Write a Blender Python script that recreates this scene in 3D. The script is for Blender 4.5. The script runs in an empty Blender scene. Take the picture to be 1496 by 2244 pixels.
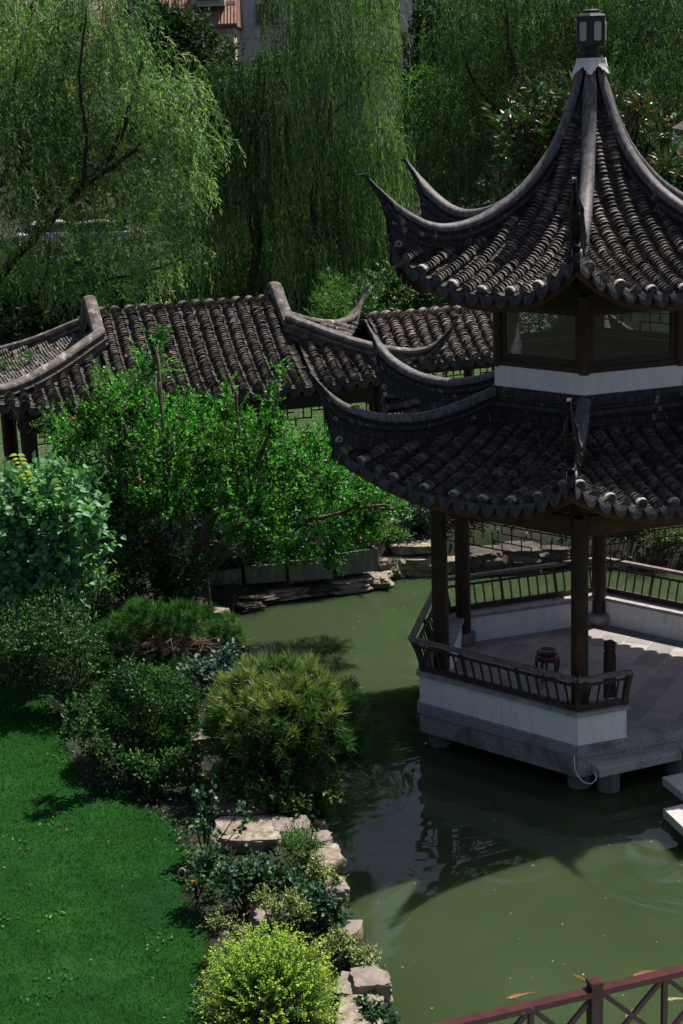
import bpy, math, random
import numpy as np
from mathutils import Matrix, Vector
PI = math.pi
rng = np.random.default_rng(7)
random.seed(7)
scene = bpy.context.scene
COL = scene.collection

# ------------------------------------------------------------------ camera
CF, CP, CR, CH = 3672.9, .2595, .0380, 9.0112
cam_d = bpy.data.cameras.new("camera"); cam = bpy.data.objects.new("camera", cam_d); COL.objects.link(cam)
cam_d.sensor_fit = 'HORIZONTAL'; cam_d.sensor_width = 24; cam_d.lens = CF / 1496 * 24
cam_d.clip_start = .1; cam_d.clip_end = 2000
cam.matrix_world = Matrix.Translation((0, 0, CH)) @ Matrix.Rotation(PI/2 - CP, 4, 'X') @ Matrix.Rotation(-CR, 4, 'Z')
scene.camera = cam

def ray(px, py):
    u = px - 748; w = -(py - 1122); c, s = math.cos(CR), math.sin(CR)
    a = u*c + w*s; b = -u*s + w*c
    return np.array([a, CF*math.cos(CP) + b*math.sin(CP), -CF*math.sin(CP) + b*math.cos(CP)])
def atz(px, py, z):
    d = ray(px, py); t = (z - CH)/d[2]; return np.array([d[0]*t, d[1]*t, z])
def aty(px, py, y):
    d = ray(px, py); t = y/d[1]; return np.array([d[0]*t, y, CH + d[2]*t])
def mpp(y):            # metres per photo pixel at distance y
    return y / 3550.0

# ------------------------------------------------------------------ mesh builder
def nrm(v):
    v = np.asarray(v, float); n = np.linalg.norm(v); return v/n if n > 1e-9 else v
class MB:
    def __init__(s): s.v = []; s.q = []; s.t = []; s.ng = []; s.n = 0; s.tint = []; s.hast = False
    def add(s, V, Q=None, T=None, tint=None):
        V = np.asarray(V, float).reshape(-1, 3)
        if Q is not None and len(Q): s.q.append(np.asarray(Q, int) + s.n)
        if T is not None and len(T): s.t.append(np.asarray(T, int) + s.n)
        s.v.append(V); s.n += len(V)
        if tint is not None: s.hast = True; s.tint.append(np.broadcast_to(tint, (len(V),)).astype(float))
        else: s.tint.append(np.full(len(V), .5))
        return s
    def build(s, name, mat, parent=None, smooth=False, sharp=None):
        V = np.concatenate(s.v) if s.v else np.zeros((0, 3))
        off = np.zeros(3); p = parent
        while p is not None: off += np.array(p.location); p = p.parent
        V = V - off
        Q = np.concatenate(s.q) if s.q else np.zeros((0, 4), int)
        T = np.concatenate(s.t) if s.t else np.zeros((0, 3), int)
        me = bpy.data.meshes.new(name)
        me.vertices.add(len(V)); me.vertices.foreach_set('co', V.ravel())
        nl = Q.size + T.size + sum(len(f) for f in s.ng)
        loops = np.concatenate([Q.ravel(), T.ravel()] + [np.asarray(f, int) for f in s.ng]).astype(np.int32)
        starts = np.concatenate([np.arange(len(Q))*4, Q.size + np.arange(len(T))*3])
        tot = [4]*len(Q) + [3]*len(T); cur = Q.size + T.size
        st2 = []
        for f in s.ng: st2.append(cur); tot.append(len(f)); cur += len(f)
        starts = np.concatenate([starts, np.array(st2)]) .astype(np.int32)
        me.loops.add(nl); me.loops.foreach_set('vertex_index', loops)
        me.polygons.add(len(starts)); me.polygons.foreach_set('loop_start', starts)
        me.polygons.foreach_set('loop_total', np.array(tot, dtype=np.int32))
        me.update(calc_edges=True)
        if s.hast:
            at = me.attributes.new('tint', 'FLOAT', 'POINT'); at.data.foreach_set('value', np.concatenate(s.tint))
        me.polygons.foreach_set('use_smooth', np.full(len(starts), bool(smooth)))
        if smooth:
            if sharp: me.set_sharp_from_angle(angle=math.radians(sharp))
        me.materials.append(mat)
        o = bpy.data.objects.new(name, me); COL.objects.link(o)
        if parent is not None: o.parent = parent
        return o
    # shapes
    def hexa(s, c, ax, ay, az):      # box by centre and three half-axis vectors
        c, ax, ay, az = map(lambda q: np.asarray(q, float), (c, ax, ay, az))
        V = [c + i*ax + j*ay + k*az for i in (-1, 1) for j in (-1, 1) for k in (-1, 1)]
        Q = [(0,1,3,2),(4,6,7,5),(0,4,5,1),(2,3,7,6),(0,2,6,4),(1,5,7,3)]
        return s.add(V, Q)
    def box(s, c, size, rz=0):
        ca, sa = math.cos(rz), math.sin(rz)
        return s.hexa(c, np.array([ca, sa, 0])*size[0]/2, np.array([-sa, ca, 0])*size[1]/2, (0, 0, size[2]/2))
    def bar(s, p, q, w, h, up=(0, 0, 1)):     # rectangular bar; h along up, w sideways
        p, q = np.asarray(p, float), np.asarray(q, float); d = nrm(q-p); sd = nrm(np.cross(d, up)); u = np.cross(sd, d)
        return s.hexa((p+q)/2, (q-p)/2, sd*w/2, u*h/2)
    def prism(s, poly, z0, z1):
        n = len(poly); V = [(x, y, z0) for x, y in poly] + [(x, y, z1) for x, y in poly]
        b = s.n; s.add(V, [(i, (i+1) % n, n+(i+1) % n, n+i) for i in range(n)])
        s.ng.append([b+i for i in range(n)][::-1]); s.ng.append([b+n+i for i in range(n)]); return s
    def plate(s, pts, depth):        # planar 3-D polygon extruded by vector depth
        pts = [np.asarray(p, float) for p in pts]; n = len(pts); d = np.asarray(depth, float); b = s.n
        s.add([p - d/2 for p in pts] + [p + d/2 for p in pts], [(i, (i+1) % n, n+(i+1) % n, n+i) for i in range(n)])
        s.ng.append([b+i for i in range(n)][::-1]); s.ng.append([b+n+i for i in range(n)]); return s
    def lathe(s, prof, c, n=20, squash=1):
        c = np.asarray(c, float); a = np.arange(n)*2*PI/n; m = len(prof)
        V = np.array([(c[0]+r*math.cos(t), c[1]+r*math.sin(t)*squash, c[2]+z) for r, z in prof for t in a])
        Q = [(i*n+j, i*n+(j+1) % n, (i+1)*n+(j+1) % n, (i+1)*n+j) for i in range(m-1) for j in range(n)]
        b = s.n; s.add(V, Q); s.ng.append([b+j for j in range(n)][::-1]); s.ng.append([b+(m-1)*n+j for j in range(n)]); return s
    def tube(s, pts, rad, n=8, cap=True, tint=None):
        P = np.asarray(pts, float); m = len(P)
        R = np.broadcast_to(np.asarray(rad, float), (m,))
        D = np.gradient(P, axis=0); D /= np.linalg.norm(D, axis=1)[:, None] + 1e-12
        ref = np.array([0, 0, 1.]) if abs(D[0][2]) < .9 else np.array([1., 0, 0])
        V = []
        sd = nrm(np.cross(D[0], ref))
        for i in range(m):
            sd = nrm(sd - D[i]*np.dot(sd, D[i])); u = np.cross(D[i], sd)
            a = np.arange(n)*2*PI/n
            V.append(P[i] + R[i]*(np.cos(a)[:, None]*sd + np.sin(a)[:, None]*u))
        Q = [(i*n+j, (i+1)*n+j, (i+1)*n+(j+1) % n, i*n+(j+1) % n) for i in range(m-1) for j in range(n)]
        b = s.n; s.add(np.concatenate(V), Q, tint=tint)
        if cap: s.ng.append([b+j for j in range(n)]); s.ng.append([b+(m-1)*n+j for j in range(n)][::-1])
        return s
    def sheet(s, G):                 # grid of points (m,n,3)
        G = np.asarray(G, float); m, n = G.shape[:2]
        I = np.arange(m*n).reshape(m, n)
        Q = np.stack([I[:-1, :-1], I[1:, :-1], I[1:, 1:], I[:-1, 1:]], -1).reshape(-1, 4)
        return s.add(G.reshape(-1, 3), Q)

def smoothpath(pts, k=6):            # Catmull-Rom through points
    P = np.asarray(pts, float); out = []
    Q = np.vstack([2*P[0]-P[1], P, 2*P[-1]-P[-2]])
    for i in range(1, len(Q)-2):
        for j in range(k):
            t = j/k
            out.append(.5*((2*Q[i]) + (-Q[i-1]+Q[i+1])*t + (2*Q[i-1]-5*Q[i]+4*Q[i+1]-Q[i+2])*t*t + (-Q[i-1]+3*Q[i]-3*Q[i+1]+Q[i+2])*t**3))
    out.append(P[-1]); return np.array(out)

def tag(o, label=None, cat=None, group=None, kind=None):
    if label: o['label'] = label
    if cat: o['category'] = cat
    if group: o['group'] = group
    if kind: o['kind'] = kind
    return o
def empty(name, loc, label=None, cat=None, group=None):
    o = bpy.data.objects.new(name, None); COL.objects.link(o); o.location = [float(a) for a in loc]
    o.empty_display_size = .2
    return tag(o, label, cat, group)
def copy_tree(o, parent=None):
    c = o.copy(); COL.objects.link(c)
    if parent: c.parent = parent
    for ch in [x for x in bpy.data.objects if x.parent == o]: copy_tree(ch, c)
    return c

# ------------------------------------------------------------------ materials
def mk(name):
    m = bpy.data.materials.new(name); m.use_nodes = True
    nt = m.node_tree; b = nt.nodes['Principled BSDF']; return m, nt, b
def node(nt, t, **kw):
    n = nt.nodes.new(t)
    for k, v in kw.items():
        if k in n.inputs.keys(): n.inputs[k].default_value = v
        else: setattr(n, k, v)
    return n
def noise_ramp(nt, scale, stops, detail=6, rough=.6, vec=None, coord='Object', stretch=None, dist=0):
    tc = node(nt, 'ShaderNodeTexCoord'); out = tc.outputs[coord]
    if stretch:
        mp = node(nt, 'ShaderNodeMapping'); mp.inputs['Scale'].default_value = stretch
        nt.links.new(out, mp.inputs[0]); out = mp.outputs[0]
    n = node(nt, 'ShaderNodeTexNoise'); n.inputs['Scale'].default_value = scale; n.inputs['Detail'].default_value = detail
    n.inputs['Roughness'].default_value = rough; n.inputs['Distortion'].default_value = dist
    nt.links.new(out, n.inputs['Vector'])
    r = node(nt, 'ShaderNodeValToRGB'); e = r.color_ramp.elements
    while len(e) < len(stops): e.new(.5)
    for el, (p, c) in zip(e, stops): el.position = p; el.color = (*c, 1)
    nt.links.new(n.outputs['Fac'], r.inputs[0]); return r.outputs[0], n.outputs['Fac']
def addbump(nt, b, fac, strength=.3, dist=.01):
    bp = node(nt, 'ShaderNodeBump'); bp.inputs['Strength'].default_value = strength; bp.inputs['Distance'].default_value = dist
    nt.links.new(fac, bp.inputs['Height']); nt.links.new(bp.outputs[0], b.inputs['Normal'])
def surf(name, stops, scale=6, rough=.7, bump=.3, bdist=.01, bscale=None, stretch=None, spec=.4, metallic=0, detail=6, over=None, dist=0):
    m, nt, b = mk(name)
    c, f = noise_ramp(nt, scale, stops, stretch=stretch, detail=detail, dist=dist)
    if over:      # a second layer of patches: (scale, threshold, width, colour)
        c2, f2 = noise_ramp(nt, over[0], [(over[1], (0, 0, 0)), (over[1]+over[2], (1, 1, 1))], stretch=stretch)
        mx = node(nt, 'ShaderNodeMix', data_type='RGBA'); nt.links.new(c2, mx.inputs[0]); nt.links.new(c, mx.inputs[6])
        mx.inputs[7].default_value = (*over[3], 1); c = mx.outputs[2]
    nt.links.new(c, b.inputs['Base Color']); b.inputs['Roughness'].default_value = rough
    b.inputs['Specular IOR Level'].default_value = spec; b.inputs['Metallic'].default_value = metallic
    if bump:
        _, f2 = noise_ramp(nt, bscale or scale*4, [(0, (0,0,0)), (1, (1,1,1))], stretch=stretch)
        addbump(nt, b, f2, bump, bdist)
    return m
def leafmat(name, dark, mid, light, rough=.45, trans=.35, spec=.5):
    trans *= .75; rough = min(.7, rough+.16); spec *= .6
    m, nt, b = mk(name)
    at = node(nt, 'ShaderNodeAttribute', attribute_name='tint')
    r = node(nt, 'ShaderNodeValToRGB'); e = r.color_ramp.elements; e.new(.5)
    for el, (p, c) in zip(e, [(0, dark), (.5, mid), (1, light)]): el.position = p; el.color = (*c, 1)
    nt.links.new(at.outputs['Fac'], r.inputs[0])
    nt.links.new(r.outputs[0], b.inputs['Base Color']); b.inputs['Roughness'].default_value = rough
    b.inputs['Specular IOR Level'].default_value = spec
    tr = node(nt, 'ShaderNodeBsdfTranslucent')
    g = node(nt, 'ShaderNodeMix', data_type='RGBA', blend_type='MULTIPLY'); g.inputs[0].default_value = 1
    nt.links.new(r.outputs[0], g.inputs[6]); g.inputs[7].default_value = (1.5, 1.9, .6, 1)
    nt.links.new(g.outputs[2], tr.inputs[0])
    mx = node(nt, 'ShaderNodeMixShader'); mx.inputs[0].default_value = trans
    nt.links.new(b.outputs[0], mx.inputs[1]); nt.links.new(tr.outputs[0], mx.inputs[2])
    nt.links.new(mx.outputs[0], nt.nodes['Material Output'].inputs[0]); return m
M = {}
M['ridge_cap'] = surf('sunlit_tone_ridge_cap', [(.30, (.05,.047,.054)), (.5, (.11,.104,.112)), (.66, (.19,.18,.185)), (.80, (.28,.27,.27))], 12, .6, .35, .006, 35, spec=.25, stretch=(1.6, 1.6, .6), detail=9)  # paler colour on the top roll imitates sun catching the ridge tops
M['finial'] = surf('dark_finial', [(.3, (.018,.016,.018)), (.7, (.06,.055,.058))], 8, .6, .3, .005, 30, spec=.3)
M['panel'] = surf('pale_finial_panel', [(.3, (.36,.355,.37)), (.7, (.50,.49,.51))], 30, .8, .3)
M['roof_tile'] = surf('pavilion_roof_tile', [(.3, (.038,.037,.044)), (.55, (.10,.095,.095)), (.75, (.22,.19,.165))], 5, .75, .5, .006, 40, over=(2.2, .60, .12, (.24,.21,.17)))
M['ridge'] = surf('ridge_plaster', [(.30, (.012,.012,.016)), (.5, (.030,.029,.035)), (.66, (.065,.062,.068)), (.80, (.14,.135,.14))], 16, .60, .35, .006, 35, over=(4.5, .62, .04, (.21,.20,.205)), spec=.2, stretch=(1.6, 1.6, .5), detail=9)  # wall colour lowered to imitate shade below the paler cap
M['drip'] = surf('drip_tile', [(.3, (.025,.025,.031)), (.55, (.06,.06,.07)), (.75, (.14,.135,.14))], 14, .8, .5, .004, 60, spec=.2)
M['old_tile'] = surf('old_roof_tile', [(.3, (.055,.047,.042)), (.5, (.14,.12,.105)), (.72, (.32,.28,.24))], 6, .85, .6, .006, 45, over=(1.6, .60, .1, (.25,.22,.18)))
M['old_ridge'] = surf('old_ridge_plaster', [(.32, (.035,.032,.032)), (.5, (.10,.09,.083)), (.7, (.22,.195,.175))], 7, .85, .5, .01, 25, over=(3.5, .60, .06, (.33,.30,.27)), detail=9)
M['white'] = surf('white_plaster', [(.3, (.70,.695,.705)), (.55, (.80,.795,.80)), (.8, (.84,.84,.84))], 3.5, .85, .15, .004, 20, over=(3.2, .60, .16, (.56,.555,.52)), stretch=(2.2, 2.2, .4), detail=9)
M['mortar'] = surf('white_mortar', [(.3, (.16,.16,.17)), (.5, (.36,.355,.36)), (.75, (.58,.57,.57))], 22, .9, .2)
M['wood'] = surf('dark_brown_wood', [(.3, (.014,.007,.005)), (.6, (.042,.020,.013)), (.8, (.085,.045,.03))], 7, .5, .5, .004, 30, stretch=(8, 8, .6), over=(6, .64, .04, (.12,.07,.05)))
M['wood_h'] = surf('weathered_rail_wood', [(.3, (.022,.014,.012)), (.6, (.06,.042,.036)), (.8, (.15,.12,.11))], 6, .55, .4, .003, 40, stretch=(2, 2, 5))
M['fascia'] = surf('fascia_wood', [(.3, (.03,.012,.007)), (.6, (.10,.042,.022)), (.85, (.22,.11,.06))], 5, .6, .4, .004, 30)
M['rail_top'] = surf('grey_weathered_timber', [(.3, (.08,.06,.055)), (.55, (.20,.16,.15)), (.8, (.34,.30,.28))], 9, .65, .3, .003, 50, stretch=(1.5, 1.5, 5))
M['granite'] = surf('speckled_granite', [(.35, (.13,.125,.13)), (.5, (.28,.27,.28)), (.65, (.43,.42,.43))], 60, .75, .3, .003, 90, over=(2.2, .50, .16, (.15,.145,.14)))
M['slab'] = surf('stained_stone_slab', [(.35, (.30,.29,.285)), (.6, (.48,.465,.45))], 30, .8, .4, .003, 90, over=(2.4, .56, .14, (.22,.21,.20)))
M['capstone'] = surf('grey_brick_coping', [(.3, (.20,.19,.195)), (.7, (.42,.39,.385))], 6, .7, .2, .003, 40)
M['black'] = surf('black_interior', [(.3, (.006,.005,.005)), (.7, (.014,.012,.012))], 3, .9, 0)
M['red_wood'] = surf('lacquered_red_brown_wood', [(.3, (.05,.014,.010)), (.7, (.13,.038,.028))], 9, .35, .2, .002, 40)
M['tablet'] = surf('dark_blue_glossy_cover', [(.3, (.012,.02,.05)), (.7, (.03,.045,.09))], 12, .12, 0)
M['paper'] = surf('pale_edge', [(.3, (.5,.5,.5)), (.7, (.6,.6,.6))], 12, .7, 0)
M['bark'] = surf('dark_bark', [(.3, (.012,.009,.007)), (.6, (.045,.034,.026)), (.8, (.09,.07,.055))], 8, .9, .8, .015, 30, stretch=(3, 3, .8))
M['bark_l'] = surf('pale_bark', [(.3, (.05,.04,.032)), (.7, (.17,.13,.10))], 10, .9, .6, .01, 40, stretch=(2, 2, .8))
M['redbranch'] = surf('reddish_dead_branch', [(.3, (.10,.055,.04)), (.7, (.27,.17,.13))], 12, .8, .3, .005, 40)
M['rock'] = surf('tan_rock', [(.3, (.10,.085,.065)), (.5, (.24,.205,.16)), (.75, (.43,.385,.31))], 4.5, .9, .9, .04, 9, over=(5, .55, .12, (.085,.085,.045)), dist=.6, detail=10)
M['rock_d'] = surf('dark_rock', [(.3, (.025,.02,.02)), (.6, (.085,.07,.06)), (.8, (.17,.14,.12))], 3, .85, .8, .03, 8, dist=.6)
M['rock_p'] = surf('grey_pink_rock', [(.3, (.12,.10,.095)), (.6, (.27,.22,.20)), (.8, (.40,.34,.31))], 3, .85, .8, .03, 8, over=(4, .6, .1, (.09,.08,.07)), dist=.5)
M['concrete'] = surf('streaked_concrete', [(.3, (.09,.095,.09)), (.5, (.14,.145,.138)), (.75, (.21,.21,.20))], 4, .9, .2, .003, 30, stretch=(3, 3, .5))
M['cable'] = surf('pale_plastic_cable', [(.3, (.5,.5,.5)), (.7, (.6,.6,.6))], 5, .5, 0)
M['red_paint'] = surf('glossy_maroon_paint', [(.3, (.040,.010,.011)), (.7, (.075,.020,.020))], 8, .3, .2, .002, 60, over=(9, .66, .03, (.16,.08,.07))) #, 8, .25, .15, .002, 60)
M['maroon_dark'] = surf('maroon_metal', [(.3, (.016,.006,.009)), (.7, (.03,.010,.014))], 8, .35, .1, .002, 60)
def glass(name, tint, fac):
    m, nt, b = mk(name); nt.nodes.remove(b)
    t = node(nt, 'ShaderNodeBsdfTransparent'); t.inputs[0].default_value = (*tint, 1)
    g = node(nt, 'ShaderNodeBsdfGlossy'); g.inputs['Roughness'].default_value = .04; g.inputs[0].default_value = (.9, .95, .95, 1)
    fr = node(nt, 'ShaderNodeFresnel'); fr.inputs[0].default_value = 1.55
    mu = node(nt, 'ShaderNodeMath', operation='MULTIPLY_ADD'); mu.inputs[1].default_value = .9; mu.inputs[2].default_value = fac
    nt.links.new(fr.outputs[0], mu.inputs[0])
    x = node(nt, 'ShaderNodeMixShader'); nt.links.new(mu.outputs[0], x.inputs[0]); nt.links.new(t.outputs[0], x.inputs[1]); nt.links.new(g.outputs[0], x.inputs[2])
    nt.links.new(x.outputs[0], nt.nodes['Material Output'].inputs[0]); return m
M['glass'] = glass('window_glass', (.74, .80, .78), .02)

# ------------------------------------------------------------------ light
SUN = nrm((.41, .335, 1))
el = math.asin(SUN[2]); az = math.atan2(SUN[0], SUN[1])
w = bpy.data.worlds.new("World"); scene.world = w; w.use_nodes = True
sk = w.node_tree.nodes.new('ShaderNodeTexSky'); sk.sky_type = 'NISHITA'; sk.sun_disc = False
sk.sun_elevation = el; sk.sun_rotation = az; sk.air_density = 1.2; sk.dust_density = 2.5
bg = w.node_tree.nodes['Background']; bg.inputs[1].default_value = .058
tn = w.node_tree.nodes.new('ShaderNodeMix'); tn.data_type = 'RGBA'; tn.blend_type = 'MULTIPLY'; tn.inputs[0].default_value = 1; tn.inputs[7].default_value = (1.08, .97, .98, 1)
w.node_tree.links.new(sk.outputs[0], tn.inputs[6]); w.node_tree.links.new(tn.outputs[2], bg.inputs[0])
sl = bpy.data.lights.new('sun', 'SUN'); sl.energy = 5.0; sl.angle = math.radians(.55); sl.color = (1, .93, .84)
so = bpy.data.objects.new('sun', sl); COL.objects.link(so); so.location = (20, 20, 60)
so.rotation_euler = Vector(SUN).to_track_quat('Z', 'Y').to_euler()
scene.view_settings.view_transform = 'Standard'; scene.view_settings.look = 'None'
scene.view_settings.exposure = .60; scene.view_settings.gamma = 1
scene.cycles.max_bounces = 6; scene.cycles.transparent_max_bounces = 12
scene.cycles.diffuse_bounces = 3; scene.cycles.glossy_bounces = 3; scene.cycles.caustics_reflective = False
# ================================================================== tiles
def tile_rows(mb, paths, rad, concave=False, jit=.006, r2=random.Random(3)):
    """paths: list of (pts(M,3) top->bottom, side vector). one tile per segment"""
    A, B, S, U = [], [], [], []
    for P, sd in paths:
        P = np.asarray(P); 
        if len(P) < 2: continue
        D = P[1:] - P[:-1]; D = D/np.linalg.norm(D, axis=1)[:, None]
        s = np.broadcast_to(sd, D.shape); u = np.cross(s, D); u *= np.sign(u[:, 2:3]+1e-9)
        A.append(P[:-1]); B.append(P[1:]); S.append(s); U.append(u)
    if not A: return
    A, B, S, U = map(np.concatenate, (A, B, S, U)); n = len(A)
    if concave: ang = np.linspace(PI*1.14, PI*1.86, 5)
    else: ang = np.linspace(-.15, PI+.15, 7)
    m = len(ang)
    j1 = rng.normal(0, jit, (n, 1)); j2 = rng.normal(0, jit*.6, (n, 1)); rr = rad*(1+rng.normal(0, .04, (n, 1)))
    D = B - A; Ln = np.linalg.norm(D, axis=1)[:, None]; Dn = D/Ln
    rings = []
    lift = .011 if not concave else .012
    for (base, ext, up, rf) in ((A, -.004, -.012, .87), (B, .016, lift+.008, 1.09), (B, .016, lift+.002, .82)):
        c = base + Dn*ext + S*j1 + U*(up + j2)
        if concave: c = c + U*rad*1.0
        k = rr*rf
        if concave and rf == .82: k = rr*1.16
        ca, sa = np.cos(ang), np.sin(ang)
        rings.append(c[:, None, :] + k[:, None]*(S[:, None, :]*ca[None, :, None] + U[:, None, :]*sa[None, :, None]))
    V = np.stack(rings, 1).reshape(n, 3*m, 3)
    I = np.arange(n)[:, None]*3*m; q = []
    for r in range(2):
        for j in range(m-1): q.append(np.stack([r*m+j, (r+1)*m+j, (r+1)*m+j+1, r*m+j+1]))
    q = np.array(q)
    Q = (I[:, None, :] + q[None]).reshape(-1, 4)
    t = rng.random(n); mb.add(V.reshape(-1, 3), Q, tint=np.repeat(t, 3*m))

def resample(P, step):
    P = np.asarray(P); d = np.concatenate([[0], np.cumsum(np.linalg.norm(P[1:]-P[:-1], axis=1))])
    n = max(2, int(round(d[-1]/step))+1); t = np.linspace(0, d[-1], n)
    return np.stack([np.interp(t, d, P[:, i]) for i in range(3)], 1)

def tilemat(name, stops, over):
    m = surf(name, stops, 5, .8, .5, .006, 40, over=over)
    nt = m.node_tree; b = nt.nodes['Principled BSDF']; src = b.inputs['Base Color'].links[0].from_socket
    at = node(nt, 'ShaderNodeAttribute', attribute_name='tint')
    mr = node(nt, 'ShaderNodeMapRange'); mr.inputs[3].default_value = .45; mr.inputs[4].default_value = 1.65
    nt.links.new(at.outputs['Fac'], mr.inputs[0])
    v = node(nt, 'ShaderNodeVectorMath', operation='SCALE'); nt.links.new(src, v.inputs[0]); nt.links.new(mr.outputs[0], v.inputs['Scale'])
    nt.links.new(v.outputs[0], b.inputs['Base Color']); return m
M['roof_tile'] = tilemat('pavilion_roof_tile_rows', [(.3, (.030,.027,.028)), (.5, (.085,.076,.070)), (.72, (.22,.185,.155))], (2.2, .58, .12, (.24,.20,.16)))
M['pan_tile'] = tilemat('dark_pan_tile', [(.3, (.016,.014,.013)), (.6, (.045,.04,.036)), (.8, (.11,.10,.075))], (3, .64, .08, (.06,.065,.03)))  # pan tiles darker overall than the cover tiles, with greenish patches
M['old_tile'] = tilemat('old_roof_tile_rows', [(.3, (.055,.046,.041)), (.5, (.155,.130,.112)), (.72, (.36,.31,.265))], (1.6, .58, .1, (.25,.215,.18)))

def ridge(mb, origin, dr, lat, prof, wf=1.0, tipw=True, arch=False, cap=None):
    """swept ridge in the vertical plane through origin along dr. prof: (R, z, h) ; cross-section with roll and beads"""
    P = smoothpath([(r, z, h) for r, z, h in prof], 5)
    T = np.gradient(P[:, :2], axis=0); T /= np.linalg.norm(T, axis=1)[:, None]
    N = np.stack([T[:, 1], -T[:, 0]], 1)      # to the underside
    N[N[:, 1] > 0] *= -1
    if not arch:
        up_ = T[:, 1]*np.sign(T[:, 0]) > 0
        N[up_, 0] *= .30; N /= np.linalg.norm(N, axis=1)[:, None]
    sec = [(0, 0), (.05, .008), (.082, .032), (.095, .07), (.088, .105), (.056, .122), (.050, .155), (.080, .165), (.094, .20), (.080, .235), (.052, .25), (.050, .30), (.072, .308), (.072, .335), (.046, .345), (.044, 1)]
    G = []
    for (r, z, h), nv in zip(P, N):
        sc = min(1, h/.42); wsc = wf*max(.16, min(1, h/.30)) if tipw else wf
        row = []
        for sgn, seq in ((-1, sec[::-1]), (1, sec[1:])):
            for w_, d in seq:
                dd = h if d == 1 else min(d*sc, h*.98)
                q = np.array([r, z]) + nv*dd
                row.append(origin + dr*q[0] + np.array([0, 0, q[1]]) + lat*sgn*w_*wsc)
        G.append(row)
    G = np.array(G)
    if cap is None: mb.sheet(G)
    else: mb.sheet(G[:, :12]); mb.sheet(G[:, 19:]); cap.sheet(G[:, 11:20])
    n = G.shape[1]; b = mb.n
    mb.add(G[0]); mb.ng.append([b+i for i in range(n)][::-1])
    b = mb.n; mb.add(G[-1]); mb.ng.append([b+i for i in range(n)])

def scroll(mb, c, dr, lat, r, off, turn=1.35, w=.012, flip=1):
    """small raised white spiral on both sides of a ridge end"""
    for sgn in (-1, 1):
        pts = []
        for i in range(15):
            t = i/14; a = (-.6 + t*turn*2*PI)*flip; rr = r*(1-.72*t)
            pts.append(c + dr*rr*math.cos(a) + np.array([0, 0, 1])*rr*math.sin(a) + lat*sgn*off)
        mb.tube(pts, np.linspace(w, w*.6, 15), 5)

# ================================================================== the pavilion
PX, PY, PE = 3.661, 23.815, .2118
PC = np.array([PX, PY, 0.])
def cdir(k): t = PE + k*PI/3; return np.array([-math.sin(t), -math.cos(t), 0])
def ndir(k): return cdir(k+.5)
def tdir(k): t = PE + (k+.5)*PI/3; return np.array([-math.cos(t), math.sin(t), 0])
def SP(k, a, s, z): return PC + ndir(k)*a + tdir(k)*s + np.array([0, 0, z])
def hexpoly(R): return [(PX + cdir(k)[0]*R, PY + cdir(k)[1]*R) for k in range(6)][::-1]
pav = empty('hexagonal_pavilion', (PX, PY, 0), 'two-storey hexagonal pavilion with dark upswept tiled roofs standing in the green pond', 'pavilion')

# platform
mb = MB(); mb.prism(hexpoly(2.80), -.16, -.004); o = mb.build('platform_edge', M['granite'], pav)
mb = MB(); mb.prism(hexpoly(2.765), -.46, -.163); mb.build('platform_beam', M['granite'], pav)
for k in range(6):
    mb = MB(); c = PC + cdir(k)*2.45; mb.lathe([(.17, -1.6), (.17, -.463)], c, 16); mb.build('stilt', M['concrete'], pav, True, 40)
mb = MB(); mb.prism(hexpoly(1.9), -1.5, -.47); mb.build('core', M['black'], pav)
# paved floor: large grey slabs with joints
m, nt, b = mk('grey_paving_slabs')
tc = node(nt, 'ShaderNodeTexCoord'); mp = node(nt, 'ShaderNodeMapping'); mp.inputs['Rotation'].default_value = (0, 0, math.radians(28+90))
nt.links.new(tc.outputs['Object'], mp.inputs[0])
br = node(nt, 'ShaderNodeTexBrick'); br.offset = .5
for k_, v_ in (('Scale', 1), ('Mortar Size', .004), ('Mortar Smooth', .2), ('Bias', .1), ('Brick Width', .62), ('Row Height', .42)): br.inputs[k_].default_value = v_
br.inputs['Color1'].default_value = (.40, .37, .365, 1); br.inputs['Color2'].default_value = (.22, .21, .215, 1); br.inputs['Mortar'].default_value = (.5, .47, .45, 1)
nt.links.new(mp.outputs[0], br.inputs['Vector'])
c1, f1 = noise_ramp(nt, 3, [(.3, (.75, .75, .75)), (.7, (1.15, 1.12, 1.1))])
mx = node(nt, 'ShaderNodeMix', data_type='RGBA', blend_type='MULTIPLY'); mx.inputs[0].default_value = 1
nt.links.new(br.outputs[0], mx.inputs[6]); nt.links.new(c1, mx.inputs[7]); nt.links.new(mx.outputs[2], b.inputs['Base Color'])
b.inputs['Roughness'].default_value = .62; addbump(nt, b, br.outputs['Fac'], -.3, .004)
mb = MB(); mb.prism(hexpoly(2.45), -.003, .006); mb.build('floor', m, pav)

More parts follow.
